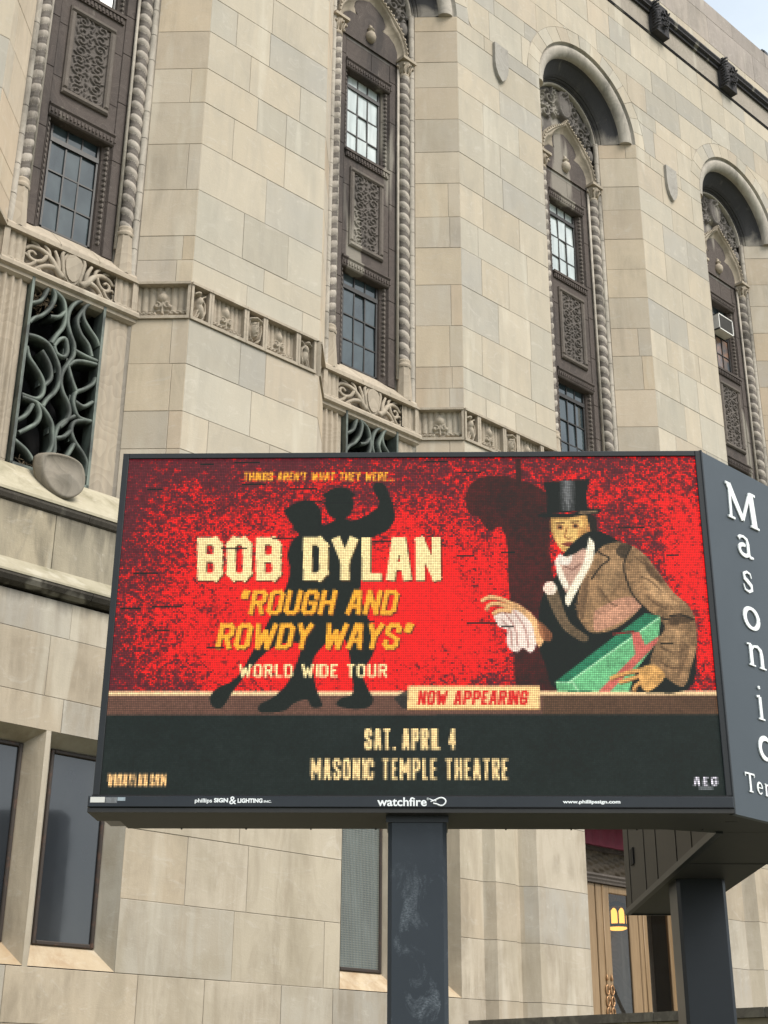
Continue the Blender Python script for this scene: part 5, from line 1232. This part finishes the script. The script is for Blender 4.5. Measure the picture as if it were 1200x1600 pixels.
mxx = Nn('ShaderNodeVectorMath'); mxx.operation = 'MAXIMUM'; Ll(sub.outputs[0], mxx.inputs[0]); mxx.inputs[1].default_value = (0, 0, 0)
Ll(mxx.outputs[0], bb.inputs['Emission Color']); Ll(math_(t, 'MULTIPLY', dot, .82), bb.inputs['Emission Strength'])
scr = MB().add([(SX0, .012, SZ0), (SX1, .012, SZ0), (SX1, .012, SZ1), (SX0, .012, SZ1)], [(0, 1, 2, 3)]).build('led_screen', Mled, SG, local=True, fix=False)
ul = scr.data.uv_layers.new(name='UVMap')
for li, co in zip(range(4), ((0, 0), (1, 0), (1, 1), (0, 1))): ul.data[li].uv = co

# ------------------------------------------------------------------ lettering on the fascia
def ftext(s, pxx0, pxx1, py, hpx, M, bold=.0, name='maker_lettering'):
    k = .004670; x0, x1 = (pxx0 - 152) * k + .046, (pxx1 - 152) * k + .046; zc = 3.64 - (py - 1241) * .0041
    cu = bpy.data.curves.new('lettering', 'FONT'); cu.body = s; cu.size = 1; cu.offset = bold; cu.extrude = .004; cu.align_x = 'LEFT'
    ob = bpy.data.objects.new('lettering', cu); COL.objects.link(ob); dg = bpy.context.evaluated_depsgraph_get()
    me = bpy.data.meshes.new_from_object(ob.evaluated_get(dg)); bpy.data.objects.remove(ob); 
    xs = [v.co.x for v in me.vertices]; ys = [v.co.y for v in me.vertices]; a, b_, c_, d_ = min(xs), max(xs), min(ys), max(ys)
    hh = hpx * .0043
    for v in me.vertices: v.co = ((v.co.x - a) / (b_ - a) * (x1 - x0) + x0, -.0235 - v.co.z * .15, zc - hh / 2 + (v.co.y - c_) / (d_ - c_) * hh)
    me.materials.clear(); me.materials.append(M); o = bpy.data.objects.new(name, me); COL.objects.link(o); o.parent = SG; return o
ftext('phillips', 304, 331, 1253.5, 9, M_WHITEL, .02); ftext('SIGN', 334, 356, 1252, 7.5, M_WHITEL, .045); ftext('&', 358, 369, 1252, 13, M_WHITEL, .01)
ftext('LIGHTING', 371, 410, 1252.5, 7.5, M_WHITEL, .045); ftext('INC.', 412, 424, 1254, 4, M_WHITEL, .03)
ftext('watchfire', 589, 666, 1254, 15, M_WHITEL, .02); ftext('®', 666, 670, 1249, 4, M_WHITEL); ftext('www.phillipssign.com', 877, 966, 1254.5, 7.5, M_WHITEL, .035)
b = MB(); k = .00467
fl_ = [(672, 1254), (677, 1252), (681, 1250), (686, 1247.5), (691, 1247.5), (695, 1251), (695, 1256), (691, 1260.5), (686, 1260.5), (681, 1258), (676, 1257)]
b.tube([((x - 152) * k + .046, -.026, 3.64 - (y - 1241) * .0041) for x, y in smooth_poly(fl_, 4)], .0055, 6); b.tube([((x - 152) * k + .046, -.026, 3.64 - (y - 1241) * .0041) for x, y in ((670, 1249), (676, 1252), (681, 1253))], .004, 6)
b.build('maker_emblem', M_WHITEL, SG, local=True)
LB('sticker', simple('white_sticker', (.62, .61, .57), .6), (-.012, .095, -.0245, -.021, 3.578, 3.618)); LB('sticker', simple('torn_grey_sticker', (.13, .135, .14), .7, 0, 25, (.26, .28, .3)), (.10, .185, -.0242, -.021, 3.574, 3.616))
LB('sticker', simple('faded_blue_sticker', (.30, .36, .40), .7, 0, 30, (.15, .17, .19)), (.188, .245, -.0243, -.021, 3.59, 3.616))

# ------------------------------------------------------------------ bare trees behind the viewer, seen in the door glass
def bare_tree(x, y, hgt, seed, lab):
    e = empty('bare_tree', (x, y, 0)); tag(e, lab, 'tree'); r = random.Random(seed); tb, cb = MB(), MB()
    def grow(p, d, l, rad, lev):
        pts = [p]; rs = [rad]
        for i in range(4):
            d = (d + Vector((r.uniform(-.22, .22), r.uniform(-.22, .22), r.uniform(-.04, .14)))).normalized(); p = p + d * l / 4; pts.append(p); rs.append(rad * (1 - .11 * (i + 1)))
        (tb if lev == 0 else cb).tube(pts, rs, 7 if lev < 2 else 4, cap=False)
        if lev < 5:
            for k in range(3 if lev < 4 else 2):
                a = r.uniform(0, 6.28); s_ = r.uniform(.45, .85); nd = (d + Vector((math.cos(a) * s_, math.sin(a) * s_, r.uniform(-.1, .35)))).normalized(); grow(pts[-1 - (k % 2)], nd, l * r.uniform(.62, .8), rs[-1] * .68, lev + 1)
    grow(Vector((x, y, 0)), Vector((0, 0, 1)), hgt * .28, .24, 0)
    tb.build('trunk', M_BARK, e); cb.build('crown', M_BARK, e)
bare_tree(46, -18, 14, 1, 'bare branching tree mirrored in the right door glass'); bare_tree(42.5, -19, 13, 5, 'bare branching tree mirrored in the left door glass')
